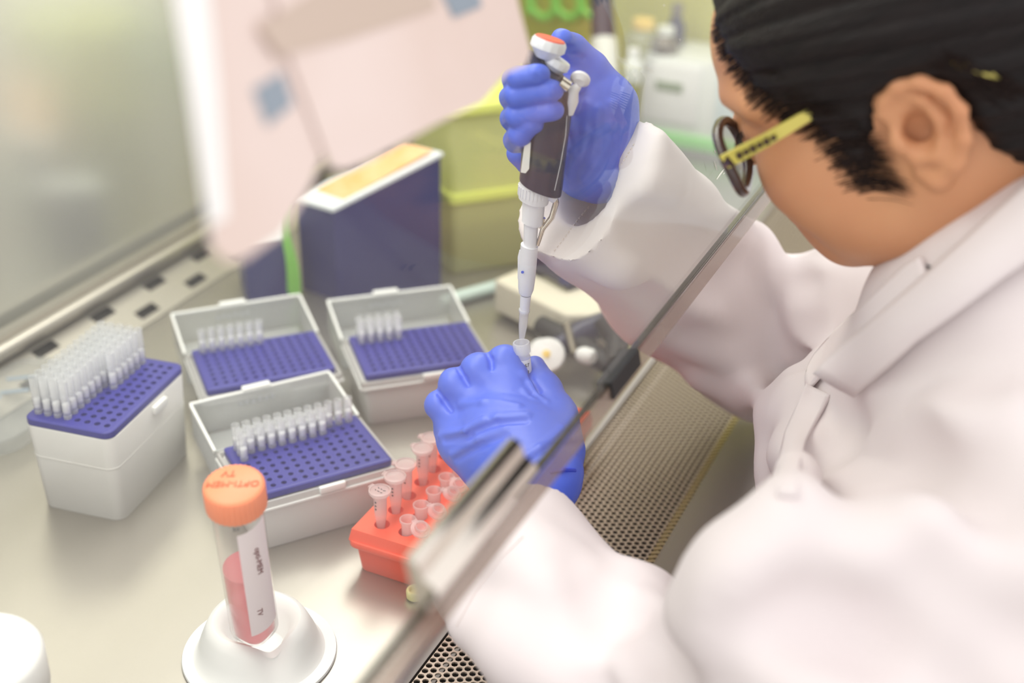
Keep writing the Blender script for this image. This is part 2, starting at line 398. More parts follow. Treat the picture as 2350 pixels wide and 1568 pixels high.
# front intake grille
gx = (XG1 - XG0); nx = 20; px_ = gx / nx; py_ = px_ * 1.155; ny = int((YB - YA) / py_) - 1
mb, inn = perf(nx, ny, px_, py_, .00255, XG0, YA, XG1, YB, -.004, .0014, seg=8, stag=True)
cabpart(mb, 'front_grille', M['steel_grille'])
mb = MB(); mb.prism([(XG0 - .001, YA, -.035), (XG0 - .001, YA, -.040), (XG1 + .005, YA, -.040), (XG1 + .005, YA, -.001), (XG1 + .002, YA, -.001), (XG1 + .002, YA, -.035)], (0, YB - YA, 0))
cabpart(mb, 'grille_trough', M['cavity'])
# ribbed edge of the grille
mb = MB(); mb.tube([(XG1 + .0015, y, -.002) for y in np.arange(YA, YB, .02)], .0026, 6)
for y in np.arange(.4, 1.7, .0062): mb.box((XG1 + .0015, y, -.0005), (.0075, .0028, .004), Matrix.Rotation(.5, 3, 'Z'))
cabpart(mb, 'grille_edge', mat('grille_edge_brass', rgb(190, 176, 140), .4, .6), True)
prof = [(XG1 + .004, -.02), (XG1 + .004, .001), (XG1 + .008, .004), (XL - .024, .005), (XL - .018, .0052), (XL - .008, .003), (XL - .002, -.003), (XL, -.012), (XL, -.03)]
mb = MB(); V = [(x, y, z) for y in (YA, YB) for x, z in prof]; n = len(prof)
mb.add(V, [(i, i + 1, n + i + 1, n + i) for i in range(n - 1)]); cabpart(mb, 'arm_rest', M['steel_rest'], True)
mb = MB(); mb.box((XL - .016, (YA + YB) / 2, -.034), (.02, YB - YA, .012)); mb.box((XL + .004, (YA + YB) / 2, -.24), (.02, YB - YA, .38)); cabpart(mb, 'front_apron', M['apron'])
# rear slotted return duct, its ledge and the back wall
mb = MB(); sl_len, sl_h = .030, .0095
def rear(u, v):   # u along y, v 0..1 up the sloping strip
    return (-.855 - .052 * v, u, .001 + .022 * v)
per = .085
ys = np.arange(YA, YB, per)
V = []; F = []
def quad(u0, u1, v0, v1):
    n = len(V); V.extend([rear(u0, v0), rear(u1, v0), rear(u1, v1), rear(u0, v1)]); F.append((n, n + 1, n + 2, n + 3))
for row, (v0, v1) in enumerate(((.14, .36), (.58, .80))):
    for y in ys:
        yy = y + (per / 2 if row else 0); quad(yy, yy + per - sl_len, v0, v1)
quad(YA, YB, 0, .14); quad(YA, YB, .36, .58); quad(YA, YB, .80, 1)
mb.add(V, F); cabpart(mb, 'rear_duct_strip', M['steel'])
mb = MB(); mb.add([(-.854, YA, -.010), (-.909, YA, .014), (-.909, YB, .014), (-.854, YB, -.010)], [(0, 1, 2, 3)]); cabpart(mb, 'duct_shade_sheet', M['cavity'])  # dark sheet added close behind the slots, its colour painting their shade
mb = MB(); mb.tube([(-.901, YA, .033), (-.901, YB, .033)], .008, 12); mb.box((-.912, (YA + YB) / 2, .030), (.012, YB - YA, .03)); cabpart(mb, 'rear_ledge', M['steel'], True)
mb = MB(); mb.box((-.935, (YA + YB) / 2, .44), (.012, YB - YA, .84)); o = mb.build('wall_back', M['steel_wall']); tag(o, kind='structure')
mb = MB(); mb.box((-.63, YB + .01, .42), (.66, .012, .88)); o = mb.build('wall_right', M['yellow_panel']); tag(o, kind='structure')
mb = MB(); mb.box((-.64, (YA + YB) / 2, .85), (.60, YB - YA, .03)); o = mb.build('ceiling', M['white']); tag(o, kind='structure')
mb = MB(); mb.box((1.0, .9, -.9), (6, 6, .04)); o = mb.build('floor', mat('vinyl_floor', rgb(150, 140, 130), .5, var=(4, rgb(136, 128, 120)))); tag(o, kind='structure')

# ------------------------------------------------------------------ sash
TH = math.radians(12)
def sash_pt(y, s, off=0.0):   # s = distance up the pane from its bottom edge
    return np.array([-.22 - math.sin(TH) * s + math.cos(TH) * off, y, .2635 + math.cos(TH) * s + math.sin(TH) * off])
n_s = np.array([math.cos(TH), 0, math.sin(TH)])
def on_sash(a, b, off=0.0):
    r = ray(a, b); P0 = sash_pt(0, 0, off); return CAM + r * (((P0 - CAM) @ n_s) / (r @ n_s))
sash = empty('glass_sash', sash_pt(.8, 0), 'large tilted clear glass sash between the camera and the gloved hands', 'glass panel')
def slab(mb, y0, y1, s0, s1, o0, o1):
    V = [sash_pt(y, s, o) for o in (o0, o1) for y, s in ((y0, s0), (y1, s0), (y1, s1), (y0, s1))]
    return mb.add(V, [(3, 2, 1, 0), (4, 5, 6, 7), (0, 1, 5, 4), (1, 2, 6, 5), (2, 3, 7, 6), (3, 0, 4, 7)])
cabpart(slab(MB(), YA, YB, .0015, .62, -.0035, 0), 'pane', M['glass'], par=sash)
cabpart(slab(MB(), YA, YB, -.0005, .0015, -.0040, .0003), 'polished_edge', M['glass_edge'], par=sash)
# bevel strip catching the light along the bottom
cabpart(slab(MB(), YA, YB, -.013, -.0008, .0006, .0016), 'edge_strip', clear('edge_film', (.98, .95, .93, 1), rgb(170, 148, 132), .45, .08, 1.4), par=sash)
a = on_sash(1398, 872); b = on_sash(1452, 815)
cabpart(slab(MB(), a[1] - .004, b[1] + .004, -.009, .002, -.0075, .003), 'rubber_stop', M['black'], par=sash)
# chrome handle bracket low on the glass
h0 = on_sash(930, 1302)[1]; h1 = on_sash(1172, 1030)[1]
hd = empty('handle', sash_pt((h0 + h1) / 2, .03)); hd.parent = sash; bpy.context.view_layer.update(); hd.matrix_parent_inverse = sash.matrix_world.inverted()
V = []
pr = [(.003, .0), (.003, .003), (.006, .006), (.010, .0065), (.013, .0110), (.017, .0130), (.021, .0110), (.024, .0070), (.031, .0060), (.034, .003), (.034, .0)]
mb = MB(); n = len(pr)
V = [sash_pt(y, s, o + .0005) for y in (h0, h1) for s, o in pr]
mb.add(V, [(i, (i + 1) % n, n + (i + 1) % n, n + i) for i in range(n)] + [tuple(reversed(range(n))), tuple(range(n, 2 * n))])
o = cabpart(mb, 'handle_channel', M['chrome'], par=hd); o.parent = sash; o.matrix_parent_inverse = sash.matrix_world.inverted(); bpy.data.objects.remove(hd)
# scratches on the glass
mb = MB()
for (x0, y0, x1, y1, w) in ((1645, 412, 1662, 388, .0006), (1640, 370, 1646, 392, .0004), (1500, 165, 1477, 152, .0003), (1412, 130, 1450, 150, .00025), (1660, 400, 1664, 396, .0004), (1454, 172, 1460, 172, .0004), (1640, 345, 1643, 352, .0005), (1560, 90, 1561, 93, .0004), (1523, 12, 1525, 13, .0005)):
    p0 = on_sash(x0, y0, .0006); p1 = on_sash(x1, y1, .0006); mb = MB(); mb.tube([p0, (p0 + p1) / 2, p1], [w * .5, w, w * .4], 5); cabpart(mb, 'scratch', M['grime'], par=sash)

# papers taped to the outside of the glass
def sheet(name, pix, m, label, off, extra=()):
    """sheet with rounded corners lying just in front of the pane"""
    P = [on_sash(a, b, off) for a, b in pix]
    c = sum(P) / len(P)
    t = empty(name, c, label, 'paper')
    mb = MB(); mb.prism(P, Vector(n_s * .0006)); o = mb.build('page', m); o.parent = t; bpy.context.view_layer.update(); o.matrix_parent_inverse = t.matrix_world.inverted()
    for nm, q, mm in extra:
        Q = [on_sash(a, b, off + .0009) for a, b in q]; mb = MB(); mb.prism(Q, Vector(n_s * .0003)); o = mb.build(nm, mm); o.parent = t; o.matrix_parent_inverse = t.matrix_world.inverted()
    return t
sheet('paper_sheet', [(372, -160), (430, 200), (468, 470), (482, 560), (500, 590), (525, 602), (560, 596), (640, 540), (705, 440), (760, 300), (700, -160)], M['paper'],
      'blurred narrow pinkish sheet with a blue grey square, stuck low on the glass', .0012,
      [('blue_square', [(580, 205), (648, 165), (672, 240), (612, 290)], M['paper_blue']), ('reflection_band', [(374, -160), (432, 200), (470, 470), (484, 560), (476, 520), (520, 500), (500, 200), (462, -160)], M['reflection_white'])])  # white band along the left edge is a bright reflection painted onto the sheet
sheet('paper_sheet', [(600, -160), (650, 100), (735, 330), (756, 385), (790, 392), (840, 372), (1000, 285), (1105, 235), (1160, 168), (1205, 150), (1216, 118), (1190, 20), (1150, -160)], M['paper'],
      'blurred wide pinkish sheet overlapping the narrow one, its corner near the pipette', .0030,
      [('tan_heading', [(590, 60), (720, -20), (980, -60), (1000, 20), (800, 90), (640, 130)], M['paper_brown']), ('blue_square', [(1005, -30), (1085, -60), (1105, 15), (1040, 42)], M['paper_blue'])])

ORD = 'first second third fourth fifth sixth seventh eighth ninth tenth eleventh twelfth'.split()
# ------------------------------------------------------------------ tip racks
def rack_plate(L_, S_, z, square, nx, ny):
    mb, inn = perf(nx, ny, .009, .009, .0026 if not square else .0024, -L_ / 2, -S_ / 2, L_ / 2, S_ / 2, z, .006, seg=16 if not square else 8)
    x0, y0, x1, y1 = inn
    # rounded outer rim, bevelled
    hx, hy = L_ / 2, S_ / 2; r = .008 if not square else .003; n = 6
    def ring(ins, zz):
        R = []
        for q in range(4):
            cx, cy = ((1, 1), (-1, 1), (-1, -1), (1, -1))[q]; rr = max(r - ins, .0005)
            for i in range(n + 1):
                a = q * PI / 2 + i / n * PI / 2; R.append((cx * (hx - ins - rr) + rr * math.cos(a), cy * (hy - ins - rr) + rr * math.sin(a), zz))
        return R
    m = 4 * (n + 1); inner = [(x1, y1), (x0, y1), (x0, y0), (x1, y0)]
    V = ring(.0006, z - .0005) + ring(.0016, z) + ring(0, z - .0012) + ring(0, z - .0062)
    F = []
    for k, (A, B) in enumerate(((1, 0), (0, 2), (2, 3))):
        for i in range(m): j = (i + 1) % m; F.append((A * m + i, A * m + j, B * m + j, B * m + i)[::-1])
    b = len(V); V += [(p[0], p[1], z) for p in inner]
    for q in range(4):
        for i in range(n): F.append((b + q, m + q * (n + 1) + i, m + q * (n + 1) + i + 1))
        q2 = (q + 1) % 4; F.append((b + q, m + q * (n + 1) + n, m + q2 * (n + 1), b + q2))
    mb.add(V, F)
    return mb

def make_tip(h, white_z, par_T, label, group, name='pipette_tip'):
    t = empty(name, par_T, label, 'pipette tip', group)
    mb = MB(); mb.lathe([(.0024, -.004), (.0033, .0), (.0034, .003), (.0030, .0034), (.0034, .004), (.0036, h * .96), (.0039, h)], 12, cap=False)
    mb.build('sleeve', M['tipclear'], t, True, par_T)
    mb = MB(); mb.lathe([(.0029, white_z), (.0031, white_z + .0005), (.0031, white_z + .0075), (.0028, white_z + .008)], 12)
    mb.build('filter', M['filter'], t, True, par_T)
    return t
def copy_tree(o, T, label=None, group=None):
    c = o.copy(); C.objects.link(c); d = T @ o.matrix_world.inverted()
    c.matrix_world = T
    if label: c['label'] = label
    if group: c['group'] = group
    for ch in list(o.children):
        k = ch.copy(); C.objects.link(k); k.parent = c; k.matrix_parent_inverse = ch.matrix_parent_inverse.copy(); k.matrix_basis = ch.matrix_basis.copy()
    return c
def sub(mb, name, m, par, smooth=True, T=None):
    o = mb.build(name, m, None, smooth); o.parent = par
    if T is not None: o.matrix_local = T
    return o
tip_src = {}
def place_tip(T, h, wz, label, group):
    k = (h, wz)
    if k not in tip_src:
        t = empty('pipette_tip', T, label, 'pipette tip', group)
        mb = MB(); mb.lathe([(.0024, -.004), (.0033, .0), (.0034, .003), (.0029, .0034), (.0034, .004), (.0036, h * .96), (.0039, h)], 12, cap=False); sub(mb, 'sleeve', M['tipclear'], t)
        mb = MB(); mb.lathe([(.0029, wz), (.0032, wz + .0005), (.0032, wz + .007), (.0028, wz + .0075)], 12); sub(mb, 'filter', M['filter'], t)
        tip_src[k] = t; return t
    return copy_tree(tip_src[k], T, label, group)

# rack 1: tall white box, no lid, plate carries the longer tips at its far left
B1 = pose(-.6944, .7148, 0, .1453)
r1 = empty('tip_rack', B1, 'tall white tip box with round holed blue plate, no lid, standing furthest left', 'tip rack', 'tip racks on the steel surface')
mb = MB(); mb.rbox((0, 0, .041), (.0812, .1212, .082), .010, taper=.94, er=.0004); mb.rbox((0, 0, .0525), (.0799, .1193, .0010), .010, er=.0002); sub(mb, 'box_body', M['offwhite'], r1)
mb = MB(); mb.rbox((.0418, .012, .0745), (.004, .020, .007), .001); sub(mb, 'latch', M['white'], r1)
pl = rack_plate(.080, .120, .0889, False, 8, 12); sub(pl, 'perforated_plate', M['blue_plate'], r1)
mb = MB(); mb.box((0, 0, .0815), (.070, .110, .0004)); sub(mb, 'well_floor', M['navy'], r1)
for i in range(8):
    for j in range(12):
        if i < 4 or (i == 4 and 6 <= j) :
            T = B1 @ Matrix.Translation((-.0315 + i * .009, -.0495 + j * .009, .0889))
            place_tip(T, .034, .006, 'clear filter tip, %s from left in %s row from the front, tall white box' % (ORD[i], ORD[j]), 'tips in the tall white box')

def low_rack(T, label, tips, tlabel, tgroup, square=True):
    r = empty('tip_rack', T, label, 'tip rack', 'tip racks on the steel surface')
    # base: hollow frosted box with rim ledge
    mb = MB(); mb.rbox((0, 0, .0225), (.123, .083, .045), .006, taper=.96, er=.001); sub(mb, 'box_body', M['offwhite2'], r)
    mb = MB()
    for (cx, cy, sx, sy) in ((0, .0425, .129, .0022), (0, -.0425, .129, .0022), (.0635, 0, .0022, .087), (-.0635, 0, .0022, .087)): mb.box((cx, cy, .0435), (sx, sy, .009))
    sub(mb, 'rim', M['frost_base'], r, False)
    mb = MB(); mb.box((0, -.0447, .0415), (.128, .0018, .0016)); mb.box((.065, 0, .0415), (.0018, .088, .0016)); mb.box((-.065, 0, .0415), (.0018, .088, .0016)); sub(mb, 'rim_bead', M['white'], r, False)
    mb = MB(); mb.rbox((.004, -.0455, .047), (.022, .004, .006), .001); sub(mb, 'latch', M['white'], r)
    pl = rack_plate(.119, .079, .054, square, 12, 8); sub(pl, 'perforated_plate', M['blue_plate'], r)
    mb = MB(); mb.box((0, 0, .0478), (.108, .072, .0004)); sub(mb, 'well_floor', M['navy'], r, False)
    # lid: swung right over, an open tray behind the plate
    lid = empty('lid', T @ Matrix.Translation((0, .0445, .047)) @ Matrix.Rotation(math.radians(7), 4, 'X')); lid.parent = r; lid.matrix_parent_inverse = T.inverted()
    bpy.context.view_layer.update()
    LT = (T.inverted() @ lid.matrix_world)
    bpy.data.objects.remove(lid)
    w, dd, hh, th = .128, .069, .036, .0016
    mb = MB(); mb.box((0, dd / 2 + .003, -hh), (w - .006, dd - .006, th)); 
    for (cx, cy, sx, sy) in ((0, .003, w, th), (0, dd + .003, w, th), (-w / 2, dd / 2 + .003, th, dd), (w / 2, dd / 2 + .003, th, dd)): mb.box((cx, cy, -hh / 2), (sx, sy, hh))
    lo = sub(mb, 'lid', M['frost'], r, False, LT)
    mb = MB()
    for (cx, cy, sx, sy) in ((0, dd + .004, w + .002, .0026), (-w / 2 - .0006, dd / 2 + .003, .0024, dd), (w / 2 + .0006, dd / 2 + .003, .0024, dd)): mb.box((cx, cy, -.001), (sx, sy, .0026))
    b = mb.build('lid_bead', M['white']); b.parent = lo
    mb = MB(); mb.rbox((-.004, dd + .006, .0004), (.026, .006, .004), .0015); b = mb.build('lid_tab', M['white'], None, True); b.parent = lo
    # faint moulded lettering ghost on the lid wall
    mb = MB()
    for q in range(6): mb.box((-.020 + q * .006, dd + .002, -.012 + .001 * (q % 2)), (.004, .0004, .004))
    b = mb.build('embossed_marks', M['grey_emboss']); b.parent = lo
    for (i, j) in tips:
        TT = T @ Matrix.Translation((-.0495 + i * .009, -.0315 + j * .009, .054)); place_tip(TT, .024, .004, 'short clear filter tip, %s from left in %s row from the back, %s' % (ORD[i], ORD[7 - j], tlabel), tgroup)
    return r
M['offwhite2'] = mat('milky_plastic', rgb(226, 224, 222), .4)
M['grey_emboss'] = mat('embossed_grey', rgb(196, 200, 204), .6)
low_rack(pose(-.5218, .7523, 0, .9299), 'nearest open lidded tip box, one slanting line of tips across its blue plate', [(i, 7) for i in range(12)] + [(i, 6) for i in range(9)] + [(0, 5)],
         'nearest lidded box', 'tips in the nearest lidded box')
low_rack(pose(-.6462, .8692, 0, .8235), 'open lidded tip box between the tall white box and the blue carton, plate almost empty', [(i, 7) for i in range(7)],
         'almost empty box', 'tips in the middle lidded box')
low_rack(pose(-.5278, .9553, 0, .7484), 'open lidded tip box beside the gloved fist, small cluster of tips at its back left', [(i, 7) for i in range(5)] + [(i, 6) for i in range(5)],
         'box beside fist', 'tips in the box beside the fist')

# ------------------------------------------------------------------ orange tube rack with microtubes
rk = empty('tube_rack', (-.3935, .815, 0), 'bright orange red microtube rack running under the gloved left hand', 'tube rack')
RX0, RX1, RY0, RY1, RZ = -.447, -.340, .690, .942, .042
def rk_sub(mb, name, m, smooth=True):
    o = mb.build(name, m, None, smooth); o.parent = rk; o.matrix_local = Matrix.Translation((.3935, -.815, 0)); return o
cx, cy = (RX0 + RX1) / 2, (RY0 + RY1) / 2
mb = MB(); mb.rbox((cx, cy, .013), (RX1 - RX0 - .008, RY1 - RY0 - .008, .026), .006, taper=.97, er=.001); rk_sub(mb, 'rack_base', M['orange_rack'])
mb = MB(); mb.rbox((cx, cy, .0295), (RX1 - RX0 + .001, RY1 - RY0 + .001, .006), .008, er=.001); rk_sub(mb, 'rack_flange', M['orange_rack'])
mb, inn = perf(4, 11, .0215, .0215, .0062, RX0, RY0, RX1, RY1, RZ, .009, seg=16)
x0, y0, x1, y1 = inn; border(mb, inn, (RX0 + .003, RY0 + .003, RX1 - .003, RY1 - .003), RZ)
q = [(RX0 + .003, RY0 + .003), (RX1 - .003, RY0 + .003), (RX1 - .003, RY1 - .003), (RX0 + .003, RY1 - .003)]
mb.add([(a, b, RZ) for a, b in q] + [(a + (-.002 if a < cx else .002), b + (-.002 if b < cy else .002), .032) for a, b in q], [(i, (i + 1) % 4, 4 + (i + 1) % 4, 4 + i) for i in range(4)])
rk_sub(mb, 'rack_top', M['orange_rack'], False)
def microtube(T, label, group, openlid, first=[None, None]):
    k = 0 if openlid else 1
    if first[k] is not None: return copy_tree(first[k], T, label, group)
    t = empty('microtube', T, label, 'microtube', group)
    mb = MB(); mb.lathe([(.0005, -.028), (.0028, -.024), (.0050, -.008), (.0053, .008), (.0066, .009), (.0066, .0108), (.0056, .0108), (.0050, .007), (.0046, -.008)], 18, cap=False); sub(mb, 'tube_body', M['tubelid'], t)
    if openlid:
        LT = Matrix.Translation((.0065, .002, .0115)) @ Matrix.Rotation(math.radians(22), 4, 'Y')
        mb = MB(); mb.lathe([(.0001, .0006), (.0068, .0006), (.0078, .0), (.0078, .0018), (.0050, .0022), (.0050, .0058), (.0042, .0058), (.0041, .0024), (.0001, .0022)], 20, Matrix.Translation((.0085, 0, 0)), cap=False)
        mb.box((.0008, 0, .0004), (.004, .005, .0008)); sub(mb, 'lid', M['tubelid'], t, True, LT)
    else:
        mb = MB(); mb.lathe([(.0001, .0112), (.0082, .0112), (.0090, .0125), (.0088, .0142), (.0074, .0147), (.0070, .0136), (.0001, .0136)], 22, cap=False)
        mb.box((-.0092, .001, .0125), (.0045, .005, .0016)); l = sub(mb, 'lid', M['tubelid'], t)
        mb = MB()
        for q in range(3):
            for w in range(2): mb.box((-.003 + q * .003, -.0016 + w * .0034, .01385), (.0016 + .0006 * ((q + w) % 2), .0006, .0002), Matrix.Rotation(.5 * (q - 1), 3, 'Z'))
        o = mb.build('lid_writing', M['inkblack']); o.parent = l
        mb = MB()
        for q in range(3): mb.box((.0005, -.0056, -.001 + q * .0032), (.0014, .0003, .0012), Matrix.Rotation(.4, 3, 'Y'))
        o = sub(mb, 'side_writing', M['inkblack'], t, False)
    first[k] = t; return t
colx = x0 + .0215 * .5
for j in range(8):
    T = Matrix.Translation((colx + .0025 * (j % 2) - .001, y0 + .0215 * (j + .5) - (.002 if j % 3 else 0), RZ + .018 + .002 * (j % 2))) @ Matrix.Rotation(.25 * ((j * 37 % 5) - 2) / 2, 4, 'Z')
    microtube(T, 'capped microtube with inked lid, %s from the near end of the outer row' % ORD[j], 'capped microtubes in the orange rack', False)
for j in range(7):
    T = Matrix.Translation((x0 + .0215 * 1.55, y0 + .0215 * (j + .5) + .001, RZ + .001)) @ Matrix.Rotation(-.5 + .3 * (j % 3), 4, 'Z')
    microtube(T, 'open microtube with lid flipped aside, %s from the near end of second row' % ORD[j], 'open microtubes in the orange rack', True)

# ------------------------------------------------------------------ 50 ml tube in its white cone stand
ctr = Z(597, 1500, 0.0)
ctr = np.array([ctr[0], ctr[1], 0])
st = empty('tube_stand', ctr, 'white flared cone stand holding the orange capped tube at front left', 'stand')
c0 = Z(595, 1510, .004)
def radf(a, tz):
    return 0
# flange disc + cone with a wavy mouth
mb = MB(); n = 96
prof = [(.0535, .0), (.0555, .0015), (.0550, .003), (.047, .0035), (.0445, .006), (.041, .016), (.0365, .026), (.0335, .0315), (.030, .0335), (.0265, .032), (.0225, .026), (.0195, .012), (.018, .006), (.0001, .005)]
V = []; F = []
rdir = math.atan2(CR[1], CR[0])
for k, (r_, z_) in enumerate(prof):
    for i in range(n):
        a = 2 * PI * i / n; ph = a - rdir      # ph = 0 towards picture right
        w = max(0, min(1, (z_ - .006) / .026)); inner = 1 if k > 8 else 0
        notch = math.exp(-((((ph + 1.05 + PI) % (2 * PI)) - PI) / .38) ** 2)     # pouring notch near the front right
        notch2 = math.exp(-((((ph - 2.0 + PI) % (2 * PI)) - PI) / .6) ** 2)
        zz = z_ - w * (.012 * notch) + w * .003 * notch2
        rr = r_ - w * (.004 * notch if not inner else -.005 * notch) + w * .0012 * math.cos(2 * ph)
        V.append((rr * math.cos(a), rr * math.sin(a), zz))
for k in range(len(prof) - 1):
    for i in range(n): j = (i + 1) % n; F.append((k * n + i, k * n + j, (k + 1) * n + j, (k + 1) * n + i))
mb.add(V, F); sub(mb, 'cone_body', M['cap_white'], st)
# tube axis from base point to the cap
tb = D(586, 1452, .905); tt = D(536, 1110, .818)
ax = tt - tb; LT_ = np.linalg.norm(ax)
TT = frame(tb, CR, ax)
tube = empty('centrifuge_tube', TT, 'clear tube of pink liquid with ribbed orange cap leaning in the white cone', 'tube')
rT = .0166
mb = MB(); mb.lathe([(.003, -.012), (.009, -.004), (rT, .008), (rT, LT_ - .016)], 48, cap=False); sub(mb, 'tube_wall', M['tube_clear'], tube)
liq = LT_ * .47
mb = MB(); mb.lathe([(.002, -.0105), (.0082, -.003), (rT - .0014, .009), (rT - .0014, liq)], 48); sub(mb, 'pink_liquid', M['pink'], tube)
capz = LT_ - .019; rc = .0192; n = 144; V = []; F = []
cp = [(.0175, capz - .0005), (rc - .0003, capz), (rc, capz + .0015), (rc, capz + .0165), (rc - .0008, capz + .018), (rc - .0025, capz + .019), (.0001, capz + .0192)]
for k, (r_, z_) in enumerate(cp):
    for i in range(n):
        a = 2 * PI * i / n; rr = r_ + (.0005 if (i // 2) % 2 and 1 <= k <= 4 else 0); V.append((rr * math.cos(a), rr * math.sin(a), z_))
for k in range(len(cp) - 1):
    for i in range(n): j = (i + 1) % n; F.append((k * n + i, k * n + j, (k + 1) * n + j, (k + 1) * n + i))
mb = MB(); mb.add(V, F); mb.lathe([(.0174, capz), (.0174, capz + .017), (.0001, capz + .017)], 32, cap=False); cap_o = sub(mb, 'screw_cap', M['orange_cap'], tube)
# lettering on the cap is upside down for the camera
for s_, yy, xx in (('OPTI-MEM', .0015, .0), ('TV', -.0078, -.004)):
    o = text('cap_writing', s_, .0074, M['inkcap'], cap_o, Matrix.Translation((xx, -yy + .001, capz + .0195)) @ Matrix.Rotation(PI + .06, 4, 'Z'), .15)
# curved label on the right front of the barrel
def curved(a0, a1, z0, z1, r, slant=0.0, n=14):
    mb = MB(); V = []
    for i in range(n + 1):
        t = i / n; a = a0 + (a1 - a0) * t
        V += [(r * math.cos(a), r * math.sin(a), z0 + slant * t), (r * math.cos(a), r * math.sin(a), z1 + slant * t)]
    return mb.add(V, [(2 * i, 2 * i + 2, 2 * i + 3, 2 * i + 1) for i in range(n)])
lb = sub(curved(-PI / 2 + .10, -PI / 2 + 1.42, .016, LT_ - .030, rT + .0004, .006), 'label', M['label'], tube)
def wrap_text(name, s, size, a_c, z_c, r, parent, m, rot=-PI / 2, shear=.1):
    o = text(name, s, size, m, parent, Matrix(), shear); me = o.data
    for v in me.vertices:
        x, y = v.co.x, v.co.y; u = x * math.cos(rot) - y * math.sin(rot); w = x * math.sin(rot) + y * math.cos(rot)
        a = a_c + u / r; rr = r + v.co.z; v.co = (rr * math.cos(a), rr * math.sin(a), z_c + w)
    return o
wrap_text('label_writing', 'opti-MEM', .0062, -PI / 2 + .80, LT_ * .60, rT + .0008, lb, M['ink'])
wrap_text('label_writing', 'TV', .0055, -PI / 2 + .55, LT_ * .27, rT + .0008, lb, M['ink'])
wrap_text('volume_mark', '50', .0045, -PI / 2 + .1, LT_ * .83, rT + .0003, tube, M['inkblack'], 0)

# ------------------------------------------------------------------ small loose things on the steel
rg = Z(953, 1372, 0)
t = tag(MB().lathe([(.0045, .001), (.0058, .0), (.0068, .001), (.0070, .0065), (.0062, .0078), (.0048, .0078), (.0042, .0068), (.0042, .0045), (.0001, .004)], 32, cap=False).build('plug_cap', M['ring'], None, True, Matrix.Translation((rg[0], rg[1], .0005))), 'tiny pale yellow plug cap lying alone beneath the chrome handle', 'cap')

# white screw lid jar at the lower left corner
jr = Z(-55, 1545, 0.075)
jar = empty('jar', (jr[0], jr[1], 0), 'clear jar with wide white lid cut off by the lower left corner', 'jar')
mb = MB(); mb.lathe([(.034, .001), (.038, .004), (.039, .056), (.036, .062)], 40); sub(mb, 'jar_body', M['clear'], jar)
mb = MB(); mb.lathe([(.041, .058), (.0425, .060), (.0425, .086), (.040, .090), (.034, .0925), (.0001, .093)], 48); sub(mb, 'lid', M['cap_white'], jar)

# crumpled clear bag / tray behind the tall box on the left
bg = Z(0, 960, 0)
tray = empty('clear_tray', (bg[0] + .012, bg[1] + .01, .0005), 'see-through plastic tray with blue print behind the tall white box', 'tray')
mb = MB(); mb.rbox((0, 0, .010), (.10, .15, .020), .03, taper=.9, er=.002, n=8); sub(mb, 'tray_shell', M['clear'], tray)
mb = MB()
for i in range(5): mb.box((-.02 + .013 * (i % 2), .03 - .022 * i, .0206), (.026, .006, .0003), Matrix.Rotation(.7, 3, 'Z'))
sub(mb, 'blue_print', M['paper_blue'], tray, False)

# navy carton with orange printed, slanting top
def Htop(base, a, b):
    """height above a base point at which the photo shows its top corner"""
    r = ray(a, b); zs = np.linspace(0, .4, 801); P = np.array([[base[0], base[1], z] for z in zs]) - CAM; r = r / np.linalg.norm(r)
    return float(zs[np.argmin(np.linalg.norm(P - (P @ r)[:, None] * r, axis=1))])
A_ = Z(775, 692, 0); Bc = Z(1012, 656, 0); Lq = Z(694, 664, 0)
d1 = np.array([Bc[0] - A_[0], Bc[1] - A_[1], 0]); u1 = d1 / np.linalg.norm(d1); u2 = Lq - A_; w2 = np.linalg.norm(u2); u2 = u2 / w2
A0 = np.array([A_[0], A_[1], 0]); car = empty('carton', A0, 'dark navy carton with slanting orange printed top behind the tip boxes', 'box')
q = [A0, A0 + d1, A0 + d1 + u2 * w2, A0 + u2 * w2]; hA, hB = Htop(A_, 762, 487), Htop(Bc, 1001, 357)
hL = Htop(Lq, 678, 462); hs = [hA, hB, hB + hL - hA, hL]
def loc(P): return tuple(np.array(P) - A0)
top = [p + np.array([0, 0, h]) for p, h in zip(q, hs)]
mb = MB(); mb.add([loc(p) for p in q] + [loc(p) for p in top], [(0, 1, 5, 4), (1, 2, 6, 5), (2, 3, 7, 6), (3, 0, 4, 7), (3, 2, 1, 0)]); sub(mb, 'carton_sides', M['carton'], car, False)
up_ = np.array([0, 0, .004]); ex = [(-u1 - u2) * .002, (u1 - u2) * .002, (u1 + u2) * .002, (u2 - u1) * .002]
mb = MB(); tq = [p + e for p, e in zip(top, ex)]
mb.add([loc(p) for p in tq] + [loc(p + up_) for p in tq], [(0, 1, 5, 4), (1, 2, 6, 5), (2, 3, 7, 6), (3, 0, 4, 7), (4, 5, 6, 7)]); lidc = sub(mb, 'carton_top', M['carton_white'], car, False)
mb = MB(); mb.prism([loc(p - 2.2 * e + up_ + np.array([0, 0, .0016])) for p, e in zip(top, ex)], (0, 0, .0004)); o = mb.build('orange_print', M['carton_top']); o.parent = lidc
a, b = Z(570, 702, 0), Z(672, 690, 0); sp = empty('folded_carton', a, 'low navy carton half hidden under the papers, left of the green strap', 'box')
dd = b - a; pp = np.array([-dd[1], dd[0], 0]) / np.linalg.norm(dd) * .07; h2 = .075
mb = MB(); mb.prism([(0, 0, 0), tuple(dd), tuple(dd + pp), tuple(pp)], (0, 0, h2)); sub(mb, 'carton_sides', M['carton'], sp, False)
